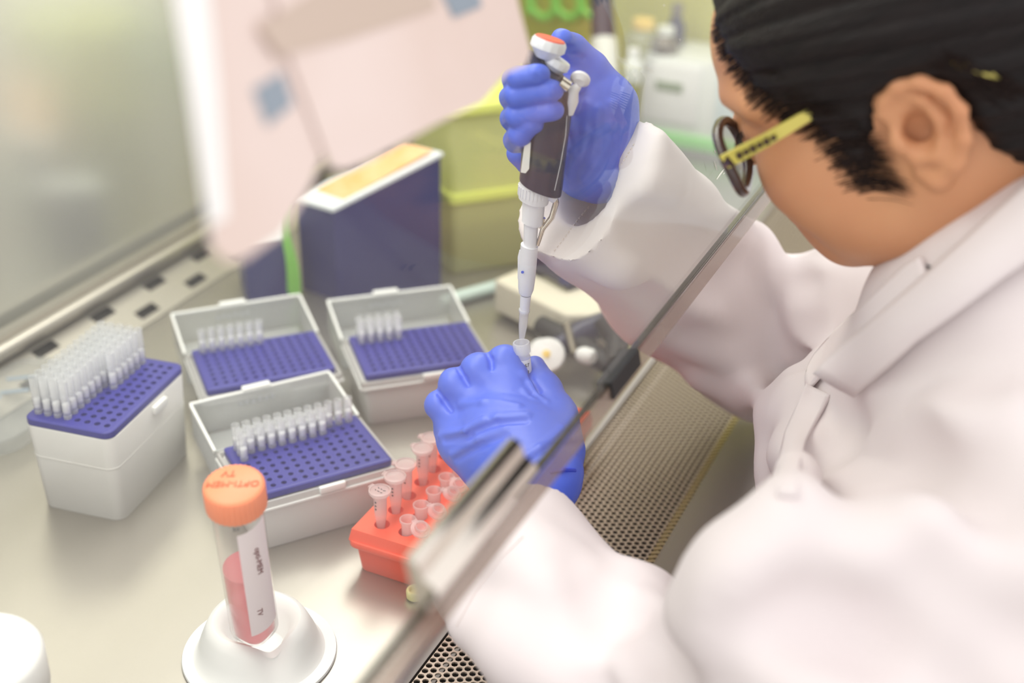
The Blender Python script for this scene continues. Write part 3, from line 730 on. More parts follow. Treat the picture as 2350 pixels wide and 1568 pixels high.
mb = MB(); mb.prism([(0, 0, h2), tuple(dd + [0, 0, h2]), tuple(dd + pp + [0, 0, h2]), tuple(pp + [0, 0, h2])], (0, 0, .002)); sub(mb, 'carton_top', M['carton_white'], sp, False)

# green strip standing at the carton's left corner
g0, g1 = D(678, 684, 1.44), D(657, 466, 1.36)
gs = empty('cable_strip', g0, 'bright green flat strap hanging down the left front of the navy carton', 'strap')
mb = MB(); L_ = g1 - g0; sidev = np.array([CR[0], CR[1], 0]); sidev /= np.linalg.norm(sidev)
V = []; m_ = 14
for i in range(m_ + 1):
    t_ = i / m_; w = .0055 + .0015 * math.sin(t_ * 5 + 1); c = L_ * t_ + sidev * (.003 * math.sin(t_ * 6 - .5) - .004 * math.sin(t_ * 3.1))
    for s_ in (-1, 1): V += [c + sidev * w * s_, c + sidev * w * s_ + np.array([0, .002, 0])]
mb.add(V, [(4 * i, 4 * i + 2, 4 * i + 6, 4 * i + 4) for i in range(m_)] + [(4 * i + 1, 4 * i + 5, 4 * i + 7, 4 * i + 3) for i in range(m_)] + [(4 * i, 4 * i + 4, 4 * i + 5, 4 * i + 1) for i in range(m_)] + [(4 * i + 2, 4 * i + 3, 4 * i + 7, 4 * i + 6) for i in range(m_)])
sub(mb, 'strap_band', M['green'], gs)

# cream tilted block with rocker shaped top (microtube holder / pipette rest)
def poly_block(name, m, pix, z1, z0, label, cat, bev=.004):
    P = [Z(a, b, z1) for a, b in pix]; c = sum(P) / len(P)
    mb = MB(); mb.prism([(p[0] - c[0], p[1] - c[1], z0 - 0) for p in P], (0, 0, z1 - z0)); o = mb.build(name, m, None, False, Matrix.Translation((c[0], c[1], 0)))
    b = o.modifiers.new('bev', 'BEVEL'); b.width = bev; b.segments = 3
    for p in o.data.polygons: p.use_smooth = True
    tag(o, label, cat); return o
wedge = empty('rack_block', Z(1260, 690, 0), 'cream angular block standing behind the pipette tip under the far sleeve', 'stand')
P = [Z(a, b, .045) for a, b in ((1133, 640), (1200, 612), (1300, 668), (1372, 640), (1425, 690), (1395, 722), (1300, 722))]
O = Z(1260, 690, 0)
mb = MB(); mb.prism([(p[0] - O[0], p[1] - O[1], .006) for p in P][::1], (0, 0, .039)); wb = sub(mb, 'block_body', M['cream'], wedge)
b = wb.modifiers.new('soft_edges', 'BEVEL'); b.width = .004; b.segments = 3
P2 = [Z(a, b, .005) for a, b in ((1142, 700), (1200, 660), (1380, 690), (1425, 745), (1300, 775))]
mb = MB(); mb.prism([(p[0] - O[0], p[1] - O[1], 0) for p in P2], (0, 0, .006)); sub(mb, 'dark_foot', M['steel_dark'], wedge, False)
# navy pipette hook / grip lying over the block
hk = D(1268, 618, 1.42)
hook = empty('pipette_stand_arm', hk, 'dark navy bent arm with a blue patch above the cream block', 'holder')
mb = MB(); p0 = D(1225, 612, 1.42) - hk; p1 = D(1262, 602, 1.41) - hk; p2 = D(1300, 628, 1.39) - hk; p3 = D(1322, 655, 1.38) - hk
mb.tube([p0, p1, p2, p3], [.012, .016, .015, .010], 14); sub(mb, 'arm', M['navy'], hook)
mb = MB(); mb.box(D(1300, 634, 1.375) - hk, (.012, .01, .016)); sub(mb, 'blue_patch', M['carton'], hook, False)
# tangle of black clips and a white knobbed bottle top
def tubes(name, label, cat, base, items):
    b_ = np.array(base); t = empty(name, base, label, cat)
    for nm, pts, rad, m in items:
        mb = MB(); mb.tube([np.array(p) - b_ for p in pts], rad, 12); sub(mb, nm, M[m], t)
    return t
tubes('bench_clamp', 'black bench clamp with crossed levers behind the gloved thumb', 'clamp', Z(1350, 790, 0),
      [('lever', [D(1240, 745, 1.33), D(1290, 775, 1.31), D(1345, 800, 1.30), D(1400, 845, 1.28)], [.010, .013, .012, .009], 'black'),
       ('lever', [D(1275, 800, 1.30), D(1330, 770, 1.31), D(1390, 740, 1.32)], [.011, .015, .012], 'steel_blackish' if 'steel_blackish' in M else 'navy'),
       ('jaw', [D(1385, 735, 1.31), D(1420, 780, 1.30), D(1410, 835, 1.27)], [.014, .013, .009], 'black'),
       ('screw', [D(1300, 745, 1.30), D(1318, 815, 1.27)], [.004, .004], 'steel_dark')])
kb = D(1255, 815, 1.255)
kn = empty('bottle_cap', frame(kb, CR, -CF + .25 * CU - .15 * CR), 'round white knob with yellow centre just right of the vial', 'cap')
mb = MB(); mb.lathe([(.010, -.022), (.012, -.014), (.0165, -.010), (.0180, -.002), (.0165, .002), (.008, .0035), (.0001, .004)], 32); sub(mb, 'knob', M['cap_white'], kn)
mb = MB(); mb.lathe([(.0001, .0042), (.0035, .0042), (.0040, .005), (.0001, .0055)], 20, cap=False); sub(mb, 'yellow_centre', M['orange_knob'], kn)
kb2 = D(1238, 812, 1.285)
mb = MB(); mb.lathe([(.012, -.014), (.0155, -.010), (.0155, .0), (.010, .004)], 28); tag(mb.build('bottle_cap', M['cap_white'], None, True, frame(kb2, CR, -CF + .2 * CU - .8 * CR)), 'white cap half hidden between the vial and the yellow centred knob', 'cap')
mb = MB(); p0, p1 = D(1328, 812, 1.27), D(1362, 822, 1.26)
mb.tube([np.zeros(3), (p1 - p0) * .3, (p1 - p0) * .8, p1 - p0], [.006, .0085, .0085, .006], 16); tag(mb.build('white_stopper', M['cap_white'], None, True, Matrix.Translation(p0)), 'small white barrel stopper lying against the black clamp', 'stopper')
# pale teal marker on the steel behind the box beside the fist
p0, p1 = Z(1040, 686, .008), Z(1150, 655, .008)
t = empty('marker_pen', p0, 'pale teal marker pen lying behind the box beside the fist', 'pen')
mb = MB(); mb.tube([np.zeros(3), (p1 - p0) * .98], [.0075, .0075], 16); sub(mb, 'barrel', M['teal'], t)
mb = MB(); mb.tube([(p1 - p0) * -.25, (p1 - p0) * .0], [.006, .0085], 16); sub(mb, 'pen_cap', M['teal'], t)

# yellow-green translucent bin, behind the pipette
a = Z(1040, 640, 0); b = Z(1290, 600, 0)
bn = empty('waste_bin', ((a[0] + b[0]) / 2, (a[1] + b[1]) / 2, 0), 'yellow green see-through waste bin behind the gloved pipette hand', 'bin')
ang = math.atan2(b[1] - a[1], b[0] - a[0]); wB = math.hypot(b[0] - a[0], b[1] - a[1]) + .03
R_ = Matrix.Rotation(ang, 3, 'Z'); off = R_ @ Vector((.012, .075, 0))
mb = MB(); mb.rbox((off.x, off.y, .1005), (wB, .14, .201), .012, R_, taper=.97); sub(mb, 'bin_body', M['yellow_bin'], bn)
mb = MB(); mb.rbox((off.x, off.y, .096), (wB + .006, .146, .012), .012, R_, er=.001); mb.rbox((off.x, off.y, .200), (wB + .014, .156, .012), .014, R_); sub(mb, 'bin_rim', mat('yellow_rim', rgb(226, 234, 120), .3), bn)

# instrument with display against the right hand wall
E0 = Z(1462, 335, 0); E1 = Z(1672, 372, 0)
ux = np.array([E1[0] - E0[0], E1[1] - E0[1], 0]); wE = np.linalg.norm(ux); ux /= wE
wE = .23; uy = np.cross([0, 0, 1], ux)
TE = Matrix(((ux[0], uy[0], 0, E0[0]), (ux[1], uy[1], 0, E0[1]), (0, 0, 1, 0), (0, 0, 0, 1)))
eq = empty('bench_instrument', TE, 'white benchtop instrument with a small green display and green stripe, far back', 'instrument')
mb = MB(); mb.rbox((wE / 2, .05, .078), (wE, .10, .120), .006, None); sub(mb, 'housing', M['equip'], eq)
mb = MB(); mb.rbox((wE * .72, -.0005, .085), (wE * .46, .004, .095), .002); sub(mb, 'side_panel', M['equip_blue'], eq)
mb = MB(); mb.rbox((.045, -.003, .088), (.085, .006, .085), .002); sub(mb, 'front_panel', M['white'], eq)
mb = MB(); mb.box((.044, -.007, .098), (.040, .002, .013)); sub(mb, 'display', M['lcd'], eq, False)
mb = MB(); mb.rbox((wE / 2, .048, .020), (wE + .004, .106, .020), .004); sub(mb, 'green_stripe', M['eq_green'], eq)
mb = MB(); mb.rbox((wE / 2, .05, .006), (wE - .006, .09, .012), .004); sub(mb, 'foot', M['equip'], eq)
# hanging navy pipettor on its stand, left of the instrument
def pipettor(px, ytop, ymid, ybot, d, w, label):
    a, b, c = D(px - 8, ytop, d), D(px, ymid, d), D(px + 4, ybot, d); t = empty('pipette_controller', c, label, 'pipette controller')
    mb = MB(); mb.tube([a - c, b - c], [w * .8, w], 18); sub(mb, 'handle_shell', M['navy'], t)
    mb = MB(); mb.tube([b - c, (b - c) * .9, np.zeros(3)], [w * 1.02, w * 1.1, w * 1.25], 18); sub(mb, 'white_nose', M['equip'], t); return t
pipettor(1385, -90, 88, 275, 1.78, .017, 'upright controller with navy shell and white nose behind the thumb')
def bottle(px, y0, y1, d, w, m, mc, label, cat='bottle'):
    a, b = D(px, y1, d), D(px, y0, d); t = empty('reagent_bottle', a, label, cat); h = np.linalg.norm(b - a)
    mb = MB(); mb.lathe([(w * .9, 0), (w, .004), (w, h * .62), (w * .45, h * .8), (w * .42, h * .84)], 24); sub(mb, 'bottle_body', M[m], t)
    mb = MB(); mb.lathe([(w * .6, h * .82), (w * .6, h), (w * .5, h * 1.02)], 24); sub(mb, 'screw_cap', M[mc], t); return t
bottle(1470, 45, 150, 1.86, .026, 'clear', 'orange_knob', 'clear bottle with amber cap far behind the instrument top')
bottle(1522, 62, 148, 1.86, .020, 'steel_dark', 'equip', 'grey bottle with pale cap far behind, left of the forehead')
bottle(1450, 112, 190, 1.80, .013, 'equip', 'cap_white', 'small white bottle just over the instrument corner')
bottle(1545, 10, 140, 1.90, .014, 'navy', 'steel_dark', 'slim dark bottle highest and furthest right in the back row')
# green coiled tubing on the right hand wall
pts = []
for i in range(60):
    t_ = i / 59; pts.append(Y(1196 + 170 * t_ + 16 * math.sin(t_ * 18.5 + 1), 6 + 34 * math.sin(t_ * 18.5 + 2.4), 1.835))
mb = MB(); mb.tube([p - pts[0] for p in pts], .0055, 10); tag(mb.build('coiled_tubing', M['green'], None, True, Matrix.Translation(pts[0])), 'bright green wavy tubing high on the yellow green side wall', 'tubing')
# white plastic stick left of the gloved right hand
p0, p1 = D(1120, 178, 1.54), D(1172, 440, 1.63)
st_ = empty('serological_pipette', p1, 'slim white plastic pipette standing in the yellow green bin behind the right glove', 'pipette')
mb = MB(); mb.tube([p0 - p1, (p0 - p1) * .3], [.0095, .008], 14); sub(mb, 'stem', M['frost_base'], st_)
mb = MB(); mb.tube([(p0 - p1) * .3, np.zeros(3)], [.009, .005], 14); sub(mb, 'tapered_end', M['frost_base'], st_)

# ------------------------------------------------------------------ pipette and vial
A0p = D(1197, 782, .982); A1p = D(1258, 108, .860)
TP = frame(A0p, CR, A1p - A0p); LP = float(np.linalg.norm(A1p - A0p))
TPi = np.array(TP.inverted()); TPm = np.array(TP)
def pl_xz(a, b, y=0.0):
    """photo point -> (x, z) in the pipette's own frame, on its plane y"""
    r = TPi[:3, :3] @ ray(a, b); o = TPi[:3, :3] @ CAM + TPi[:3, 3]; t = (y - o[1]) / r[1]; q = o + r * t
    return q[0], q[2]
pip = empty('pipette', TP, 'dark navy and white micropipette gripped in the gloved right hand', 'pipette')
def shell(rows, n=36, depth=1.0, sq=2.0):
    """closed shell through photo cross-sections (xl, yl, xr, yr)"""
    mb = MB(); V = []; F = []
    for (xl, yl, xr, yr) in rows:
        x0, z0 = pl_xz(xl, yl); x1, z1 = pl_xz(xr, yr); cx, cz = (x0 + x1) / 2, (z0 + z1) / 2; w = math.hypot(x1 - x0, z1 - z0) / 2; sl = (z1 - z0) / max(x1 - x0, 1e-6)
        for i in range(n):
            a = 2 * PI * i / n; c, s_ = math.cos(a), math.sin(a); c = math.copysign(abs(c) ** (2 / sq), c); s_ = math.copysign(abs(s_) ** (2 / sq), s_)
            V.append((cx + w * c, w * depth * s_, cz + sl * w * c))
    m = len(rows)
    for k in range(m - 1):
        for i in range(n): j = (i + 1) % n; F.append((k * n + i, k * n + j, (k + 1) * n + j, (k + 1) * n + i))
    F.append(tuple(reversed(range(n)))); F.append(tuple(range((m - 1) * n, m * n)))
    return mb.add(V, F)
sub(shell([(1194, 410, 1286, 444), (1195, 395, 1290, 425), (1197, 350, 1297, 372), (1203, 310, 1303, 325), (1212, 270, 1310, 280), (1216, 230, 1314, 238), (1210, 190, 1312, 205), (1203, 165, 1305, 192), (1200, 145, 1290, 172), (1205, 128, 1262, 148), (1213, 116, 1235, 126)], 40, .95, 2.3), 'grip_body', M['navy'], pip)
collar = shell([(1190, 452, 1258, 466), (1190, 446, 1260, 458), (1191, 432, 1262, 444), (1194, 412, 1263, 424)], 40, 1.0); sub(collar, 'ribbed_collar', M['grip'], pip)
mb = MB()
for i in range(26):
    a = 2 * PI * i / 26; x0, z0 = pl_xz(1226, 436); R_ = (pl_xz(1262, 436)[0] - x0)
    mb.box((x0 + R_ * math.cos(a), R_ * math.sin(a), z0), (.0012, .0012, .007), Matrix.Rotation(a, 3, 'Z'))
sub(mb, 'collar_ribs', M['grip'], pip, False)
sub(shell([(1197, 506, 1244, 516), (1198, 504, 1247, 512), (1199, 458, 1250, 470), (1200, 450, 1252, 460)], 32), 'shaft_upper', M['grip'], pip)
sub(shell([(1201, 566, 1232, 572), (1202, 515, 1235, 520), (1203, 508, 1237, 514)], 32), 'shaft_middle', M['grip'], pip)
sub(shell([(1191, 672, 1220, 676), (1189, 660, 1225, 664), (1189, 640, 1228, 644), (1191, 600, 1232, 604), (1195, 560, 1235, 566)], 32), 'ejector_sleeve', M['grip'], pip)
sub(shell([(1188, 560, 1194, 640), (1190, 560, 1196, 640)][:1] + [(1190, 638, 1197, 640), (1190, 580, 1198, 582), (1193, 566, 1200, 568)][0:3][::1] if False else [(1188, 640, 1194, 642), (1188, 590, 1196, 592), (1192, 574, 1198, 575)], 10), 'ejector_rail', M['grip'], pip)
sub(shell([(1193, 716, 1214, 718), (1193, 700, 1216, 703), (1194, 676, 1219, 679)], 28), 'nose_cone', M['grip'], pip)
x_, z_ = pl_xz(1199, 624, -.0062); mb = MB(); mb.lathe([(.0001, 0), (.0011, .0), (.0011, .0004), (.0001, .0005)], 12, Matrix.Translation((x_, -.0066, z_)) @ Matrix.Rotation(PI / 2, 4, 'X')); sub(mb, 'blue_dot', M['blue_glove'], pip, False)
# plunger button, its red top disc, lock ring and tip ejector knob
def disc(name, px, py, r, h, tilt, m, prof=None, y=0.0, ribs=0, par=pip):
    x_, z_ = pl_xz(px, py, y); T = Matrix.Translation((x_, y, z_)) @ Matrix.Rotation(tilt[0], 4, 'Y') @ Matrix.Rotation(tilt[1], 4, 'X'); mb = MB()
    n = 56; V = []; F = []; prof = prof or [(.0001, -h / 2), (r * .55, -h / 2), (r * .9, -h * .1), (r, .0), (r, h * .35), (r * .93, h / 2), (.0001, h / 2)]
    for k, (q, w) in enumerate(prof):
        for i in range(n): a = 2 * PI * i / n; rr = q * (1 + (.03 if ribs and q > r * .95 and (i // 2) % 2 else 0)); V.append((rr * math.cos(a), rr * math.sin(a), w))
    for k in range(len(prof) - 1):
        for i in range(n): j = (i + 1) % n; F.append((k * n + i, k * n + j, (k + 1) * n + j, (k + 1) * n + i))
    mb.add(V, F); return sub(mb, name, m, par, True, T)
btn = disc('plunger_button', 1256, 112, .0116, .013, (.22, -.15), M['grip'], ribs=1)
mb = MB(); mb.lathe([(.0098, .0062), (.0104, .0066), (.0096, .0074), (.0001, .0076)], 40, cap=False); o = mb.build('red_ring', M['red'], None, True); o.parent = btn
sub(MB().tube([(pl_xz(1258, 118)[0], 0, pl_xz(1258, 118)[1]), (pl_xz(1262, 175)[0], 0, pl_xz(1262, 175)[1])], .0045, 16), 'plunger_rod', M['chrome'], pip)
disc('lock_ring', 1274, 150, .0092, .010, (.45, -.1), M['grip'], ribs=1)
ek = disc('ejector_knob', 1331, 184, .0068, .005, (.5, -1.0), M['grip'], y=-.004)
mb = MB(); q = [(*pl_xz(a, b, -.006),) for a, b in ((1328, 196), (1315, 208), (1311, 232), (1306, 262))]
mb.tube([(x, -.006, z) for x, z in q], [.0026, .0042, .0050, .0030], 12); sub(mb, 'ejector_lever', M['grip'], pip)
mb = MB(); q = [pl_xz(a, b, -.012) for a, b in ((1285, 184), (1304, 197))]; mb.tube([(x, -.014, z) for x, z in q], [.0042, .0042], 12); sub(mb, 'volume_window', M['chrome'], pip)
mb = MB(); q = [pl_xz(a, b, -.010) for a, b in ((1203, 330), (1218, 322), (1214, 382), (1206, 392), (1195, 390))]; mb.prism([(x, -.0142, z) for x, z in q], (0, .002, 0)); sub(mb, 'grip_label', M['white'], pip, False)
mb = MB(); q = [pl_xz(a, b, -.013) for a, b in ((1302, 262), (1298, 310), (1286, 370), (1272, 425))]; mb.tube([(x, -.0095 - .004 * i, z) for i, (x, z) in enumerate(q)], .0002, 6); sub(mb, 'seam_line', M['grip'], pip)
mb = MB(); q = [pl_xz(a, b) for a, b in ((1272, 440), (1276, 462), (1266, 496), (1246, 522), (1234, 560))]; mb.tube([(x, -.002, z) for x, z in q], [.0018, .0022, .0022, .0019, .0014], 10); sub(mb, 'chrome_link', M['chrome'], pip)
mb = MB(); q = [pl_xz(a, b) for a, b in ((1262, 442), (1276, 452))]; mb.tube([(x, -.001, z) for x, z in q], [.005, .0048], 14); sub(mb, 'link_hinge', M['grip'], pip)
mb = MB(); q = [pl_xz(a, b) for a, b in ((1246, 498), (1238, 520))]; mb.tube([(x, -.001, z) for x, z in q], [.002, .0022], 10); sub(mb, 'link_clip', M['chrome'], pip)
# its disposable tip
tp = empty('pipette_tip', TP @ Matrix.Translation((pl_xz(1203, 716)[0], 0, pl_xz(1203, 716)[1])), 'clear tip fitted on the pipette nose and dipping into the vial', 'pipette tip')
zb = pl_xz(1196, 800)[1] - pl_xz(1203, 716)[1]; xb = pl_xz(1197, 800)[0] - pl_xz(1203, 716)[0]
mb = MB(); V = []
mb.lathe([(.0008, zb), (.0016, zb * .78), (.0021, zb * .70), (.0031, zb * .42), (.0033, zb * .3), (.0035, -.0005), (.0042, .0008), (.0042, .0022), (.0034, .0022)], 20, cap=False)
sub(mb, 'clear_cone', M['tipclear'], tp)
# vial
vb, vt = D(1205, 872, .978), D(1196, 786, .964)
TV = frame(vb, CR, vt - vb); hv = float(np.linalg.norm(vt - vb))
vial = empty('cryo_vial', TV, 'small white labelled open vial pinched between gloved thumb and forefinger', 'vial')
mb = MB(); mb.lathe([(.0054, -.004), (.0058, .0), (.0058, hv * .62), (.0052, hv * .66), (.0052, hv * .74), (.0064, hv * .75), (.0066, hv * .97), (.0062, hv), (.0052, hv), (.0050, hv * .7)], 28, cap=False); sub(mb, 'vial_wall', M['tipclear'], vial)
lb = sub(curved(-PI / 2 - 1.3, -PI / 2 + 1.3, .0, hv * .60, .0060), 'label', M['cap_white'], vial)
wrap_text('label_print', '2057', .0042, -PI / 2 + .12, hv * .46, .0062, lb, M['inkblack'], 0)
wrap_text('label_print', '018', .0042, -PI / 2 + .12, hv * .28, .0062, lb, M['inkblack'], 0)

# ------------------------------------------------------------------ the person
me_root = empty('person', (.05, .80, -.75), 'person in white lab coat, glasses and blue gloves bending over the steel surface', 'person')
def adopt(o, par=me_root):
    bpy.context.view_layer.update(); o.parent = par; o.matrix_parent_inverse = par.matrix_world.inverted(); return o

# --- head, in its own frame (x to the person's right, y forward, z up)
HR = np.array([[-0.029, -0.8662, -0.4988], [0.9939, 0.0284, -0.107], [0.1069, -0.4989, 0.8601]]); HS = np.array([1.123, 1.1325, 1.047]); HT = np.array([-0.0876, 0.8003, 0.429])
HM = Matrix([list(HR[i] * HS) + [HT[i]] for i in range(3)] + [[0, 0, 0, 1]])
def hp(p): return HR @ (np.array(p) * HS) + HT
def hinv(P): return (HR.T @ (np.array(P) - HT)) / HS
S = SDF((-.115, -.14, -.30), (.11, .15, .16), .0017)
S.ell((0, -.014, .046), (.074, .094, .086), .0)
S.ell((0, .032, .047), (.062, .073, .062), .03)
S.ell((0, .030, -.012), (.060, .066, .070), .03)
for sx in (-1, 1):
    S.ell((sx * .036, .066, -.020), (.028, .030, .034), .02)
    S.ell((sx * .030, .040, -.052), (.034, .040, .032), .02)
    S.chain([(sx * .054, .004, -.040), (sx * .044, .030, -.064), (sx * .018, .070, -.076)], [.014, .014, .016], .022)
    S.chain([(sx * .030, .092, .036), (sx * .052, .076, .034)], [.008, .008], .012)
    S.ell((sx * .032, .100, .018), (.017, .010, .010), .012, '-')
    S.ell((sx * .032, .084, .016), (.014, .012, .0115), .004)
S.ell((0, .078, -.074), (.022, .018, .016), .02); S.ell((0, .034, -.078), (.040, .042, .016), .02)
S.ell((0, .084, -.052), (.026, .018, .020), .016)
S.chain([(0, .094, .028), (0, .104, .008), (0, .110, -.008)], [.008, .0085, .010], .010)
S.ell((.010, .100, -.010), (.007, .008, .007), .006); S.ell((-.010, .100, -.010), (.007, .008, .007), .006)
S.ell((0, .099, -.042), (.020, .009, .005), .004); S.ell((0, .097, -.053), (.018, .009, .006), .004)
S.chain([(0, -.030, -.03), (0, -.044, -.12), (0, -.060, -.22)], [.052, .051, .060], .035)
S.chain([(-.03, .0, -.05), (-.022, .0, -.13)], [.03, .024], .03); S.chain([(.03, .0, -.05), (.022, .0, -.13)], [.03, .024], .03)
for sx in (-1, 1):   # ears
    e = lambda y, z, o=0.0: (sx * (.0720 + .006 * max(0, -(y - .004)) / .03 + o * .7), y, z - .003)
    S.ell(e(-.008, -.003), (.0045, .018, .027), .006, '+')
    S.chain([e(.002, -.016, .001), e(-.008, -.016, .003), e(-.012, .012, .003)], [.004, .005, .004], .004)
    S.ell(e(-.004, -.001, .010), (.0105, .0095, .0135), .004, '-')
    S.ell(e(-.012, .016, .010), (.008, .007, .010), .004, '-')
    S.chain([e(.006, .004, .000), e(.009, .014, .002), e(.006, .020, .002), e(-.003, .0255, .003), e(-.014, .0245, .004), e(-.0235, .016, .005), e(-.027, .004, .005), e(-.023, -.012, .004), e(-.014, -.024, .003), e(-.003, -.031, .002), e(.004, -.025, .000)],
            [.0028, .0032, .0036, .0038, .0038, .0036, .0034, .0036, .0048, .0058, .0040], .0035)
    S.chain([e(-.002, .022, .002), e(-.012, .014, .003), e(-.0165, .002, .003), e(-.012, -.012, .003), e(-.004, -.016, .002)], [.0022, .0030, .0030, .0028, .0030], .003)
    S.ell(e(.0075, -.004, .004), (.0045, .0045, .007), .003)
    S.ell(e(.000, -.001, .004), (.007, .0038, .0045), .003, '-')
head = S.mesh('body', M['skin'], None, HM, 3); adopt(head)

# --- hair: a cap over the skull with the hairline cut, swept back to a tied tail
Hh = SDF((-.12, -.19, -.14), (.12, .14, .18), .0021)
Hh.ell((0, -.016, .048), (.082, .101, .094), .0); Hh.ell((0, .030, .052), (.069, .072, .064), .02); Hh.ell((0, .03, .0), (.066, .066, .06), .02)
Hh.ell((0, -.05, -.02), (.066, .062, .062), .03)
ax = [Hh.lo[i] + Hh.h * np.arange(Hh.n[i]) for i in range(3)]
yy, zz = np.meshgrid(ax[1], ax[2], indexing='ij')
poly = np.array([(.125, .125), (.104, .108), (.090, .084), (.077, .056), (.0665, .033), (.050, .0155), (.042, .001), (.042, -.030), (.024, -.034), (.019, -.004), (.012, .012), (.005, .021), (-.006, .024), (-.019, .018), (-.0235, .0), (-.0235, -.016), (-.030, -.045), (-.045, -.085), (-.20, -.10), (-.20, .20), (.125, .20)])
dmin = np.full(yy.shape, 9.0); ins = np.zeros(yy.shape, bool)
for i in range(len(poly)):
    a, b = poly[i], poly[(i + 1) % len(poly)]; e = b - a; t = np.clip(((yy - a[0]) * e[0] + (zz - a[1]) * e[1]) / (e @ e), 0, 1)
    dmin = np.minimum(dmin, np.hypot(yy - a[0] - t * e[0], zz - a[1] - t * e[1]))
    cr = ((a[1] > zz) != (b[1] > zz)) & (yy < (b[0] - a[0]) * (zz - a[1]) / (b[1] - a[1] + 1e-12) + a[0]); ins ^= cr
pd = np.where(ins, -dmin, dmin)[None, :, :]
v = Hh.d; w = pd.astype(np.float32) + 0 * v; k = .011; h = np.clip(.5 - .5 * (v - w) / k, 0, 1); Hh.d = (v * (1 - h) + w * h + k * h * (1 - h)).astype(np.float32)
Hh.chain([(0, -.09, .03), (0, -.125, .0), (0, -.14, -.05), (0, -.135, -.12)], [.035, .030, .024, .014], .03)
def strand(V):
    a = np.arctan2(V[:, 2] - .02 - .25 * V[:, 1], np.abs(V[:, 0]) + .02); s_ = np.sin(a * 46 + 9 * V[:, 1] * 3) * .5 + np.sin(a * 97 + V[:, 1] * 31) * .3 + np.sin(a * 23 - V[:, 1] * 12) * .6
    return s_ * .0011
hair = Hh.mesh('hair', M['hair'], None, HM, 2, strand); adopt(hair)
# loose strands behind the ear and at the temple
def strands(name, curves, rad):
    mb = MB()
    for c in curves: mb.tube([hp(p) for p in c], [rad, rad, rad * .9, rad * .4][:len(c)] if len(c) <= 4 else rad, 5)
    o = mb.build(name, M['hair_fine'], None, True); adopt(o, hair); o['kind'] = 'stuff'; return o
cs = []
for i in range(60):   # behind the ear, towards the nape
    o = rng.normal(0, 1, 6); y0 = -.020 - .012 * rng.random(); 
    cs.append([(-.080 + .001 * o[0], y0, .030 + .004 * o[1]), (-.074 + .0015 * o[2], y0 - .018, .006 + .006 * o[3]), (-.060 + .002 * o[4], y0 - .040, -.018 + .009 * o[5]), (-.035 + .003 * o[0], y0 - .070, -.040 + .012 * o[1])])
for i in range(70):   # sideburn wisps
    a = rng.random(); b = rng.random(); y0 = .036 + .022 * a; z0 = .006 + .026 * a + .006 * b
    cs.append([(-.0665 + .004 * a, y0 + .004, z0 + .016), (-.0675 + .004 * a, y0, z0), (-.067 + .004 * a, y0 - .006, z0 - .012), (-.066 + .004 * a, y0 - .015, z0 - .024 - .008 * b)])
def surf_x(y, z, sx):
    xs = np.linspace(.095, .02, 60); v = S.sample(np.stack([sx * xs, np.full(60, y), np.full(60, z)], 1)); w = np.where(v < 0)[0]
    return sx * xs[w[0]] if len(w) else None
hl = np.array([(.104, .108), (.090, .084), (.077, .056), (.0665, .033), (.050, .0155), (.042, .001), (.040, -.016), (.036, -.030)]); Lh = np.r_[0, np.cumsum(np.linalg.norm(np.diff(hl, axis=0), axis=1))]
for i in range(900):
    u = rng.random() * Lh[-1]; y, z = np.interp(u, Lh, hl[:, 0]), np.interp(u, Lh, hl[:, 1]); o = rng.normal(0, .0026, 2); P = []
    dy, dz = -.010, .004 - .012 * max(0, (u / Lh[-1] - .6)) ; st = .0015 + .0035 * rng.random()
    for q in (-st / .010, .5, 1.3, 2.2):
        yy_, zz_ = y + o[0] + dy * q, z + o[1] + dz * q - .0012 * q * q; x_s = surf_x(yy_, zz_, -1)
        if x_s is None: break
        P.append((x_s - .0010 - .0016 * max(q, 0), yy_, zz_))
    if len(P) == 4: cs.append(P)
strands('fine_hairs', cs, .00022)
strands('eyebrows', [[(sx * (.016 + .004 * i), .1005 - .0012 * i * i * .35, .040 + .0012 * i - .0001 * i * i + .0008 * j), (sx * (.021 + .004 * i), .0998 - .0015 * i * i * .35, .0425 + .001 * i - .0003 * i * i + .0008 * j)] for sx in (-1, 1) for i in range(8) for j in range(4)], .0005)
strands('eyelashes', [[(sx * (.024 + .003 * i), .0975 - .0006 * i, .0145), (sx * (.0245 + .0035 * i), .1045 - .0008 * i, .0120)] for sx in (-1, 1) for i in range(7)], .0004)

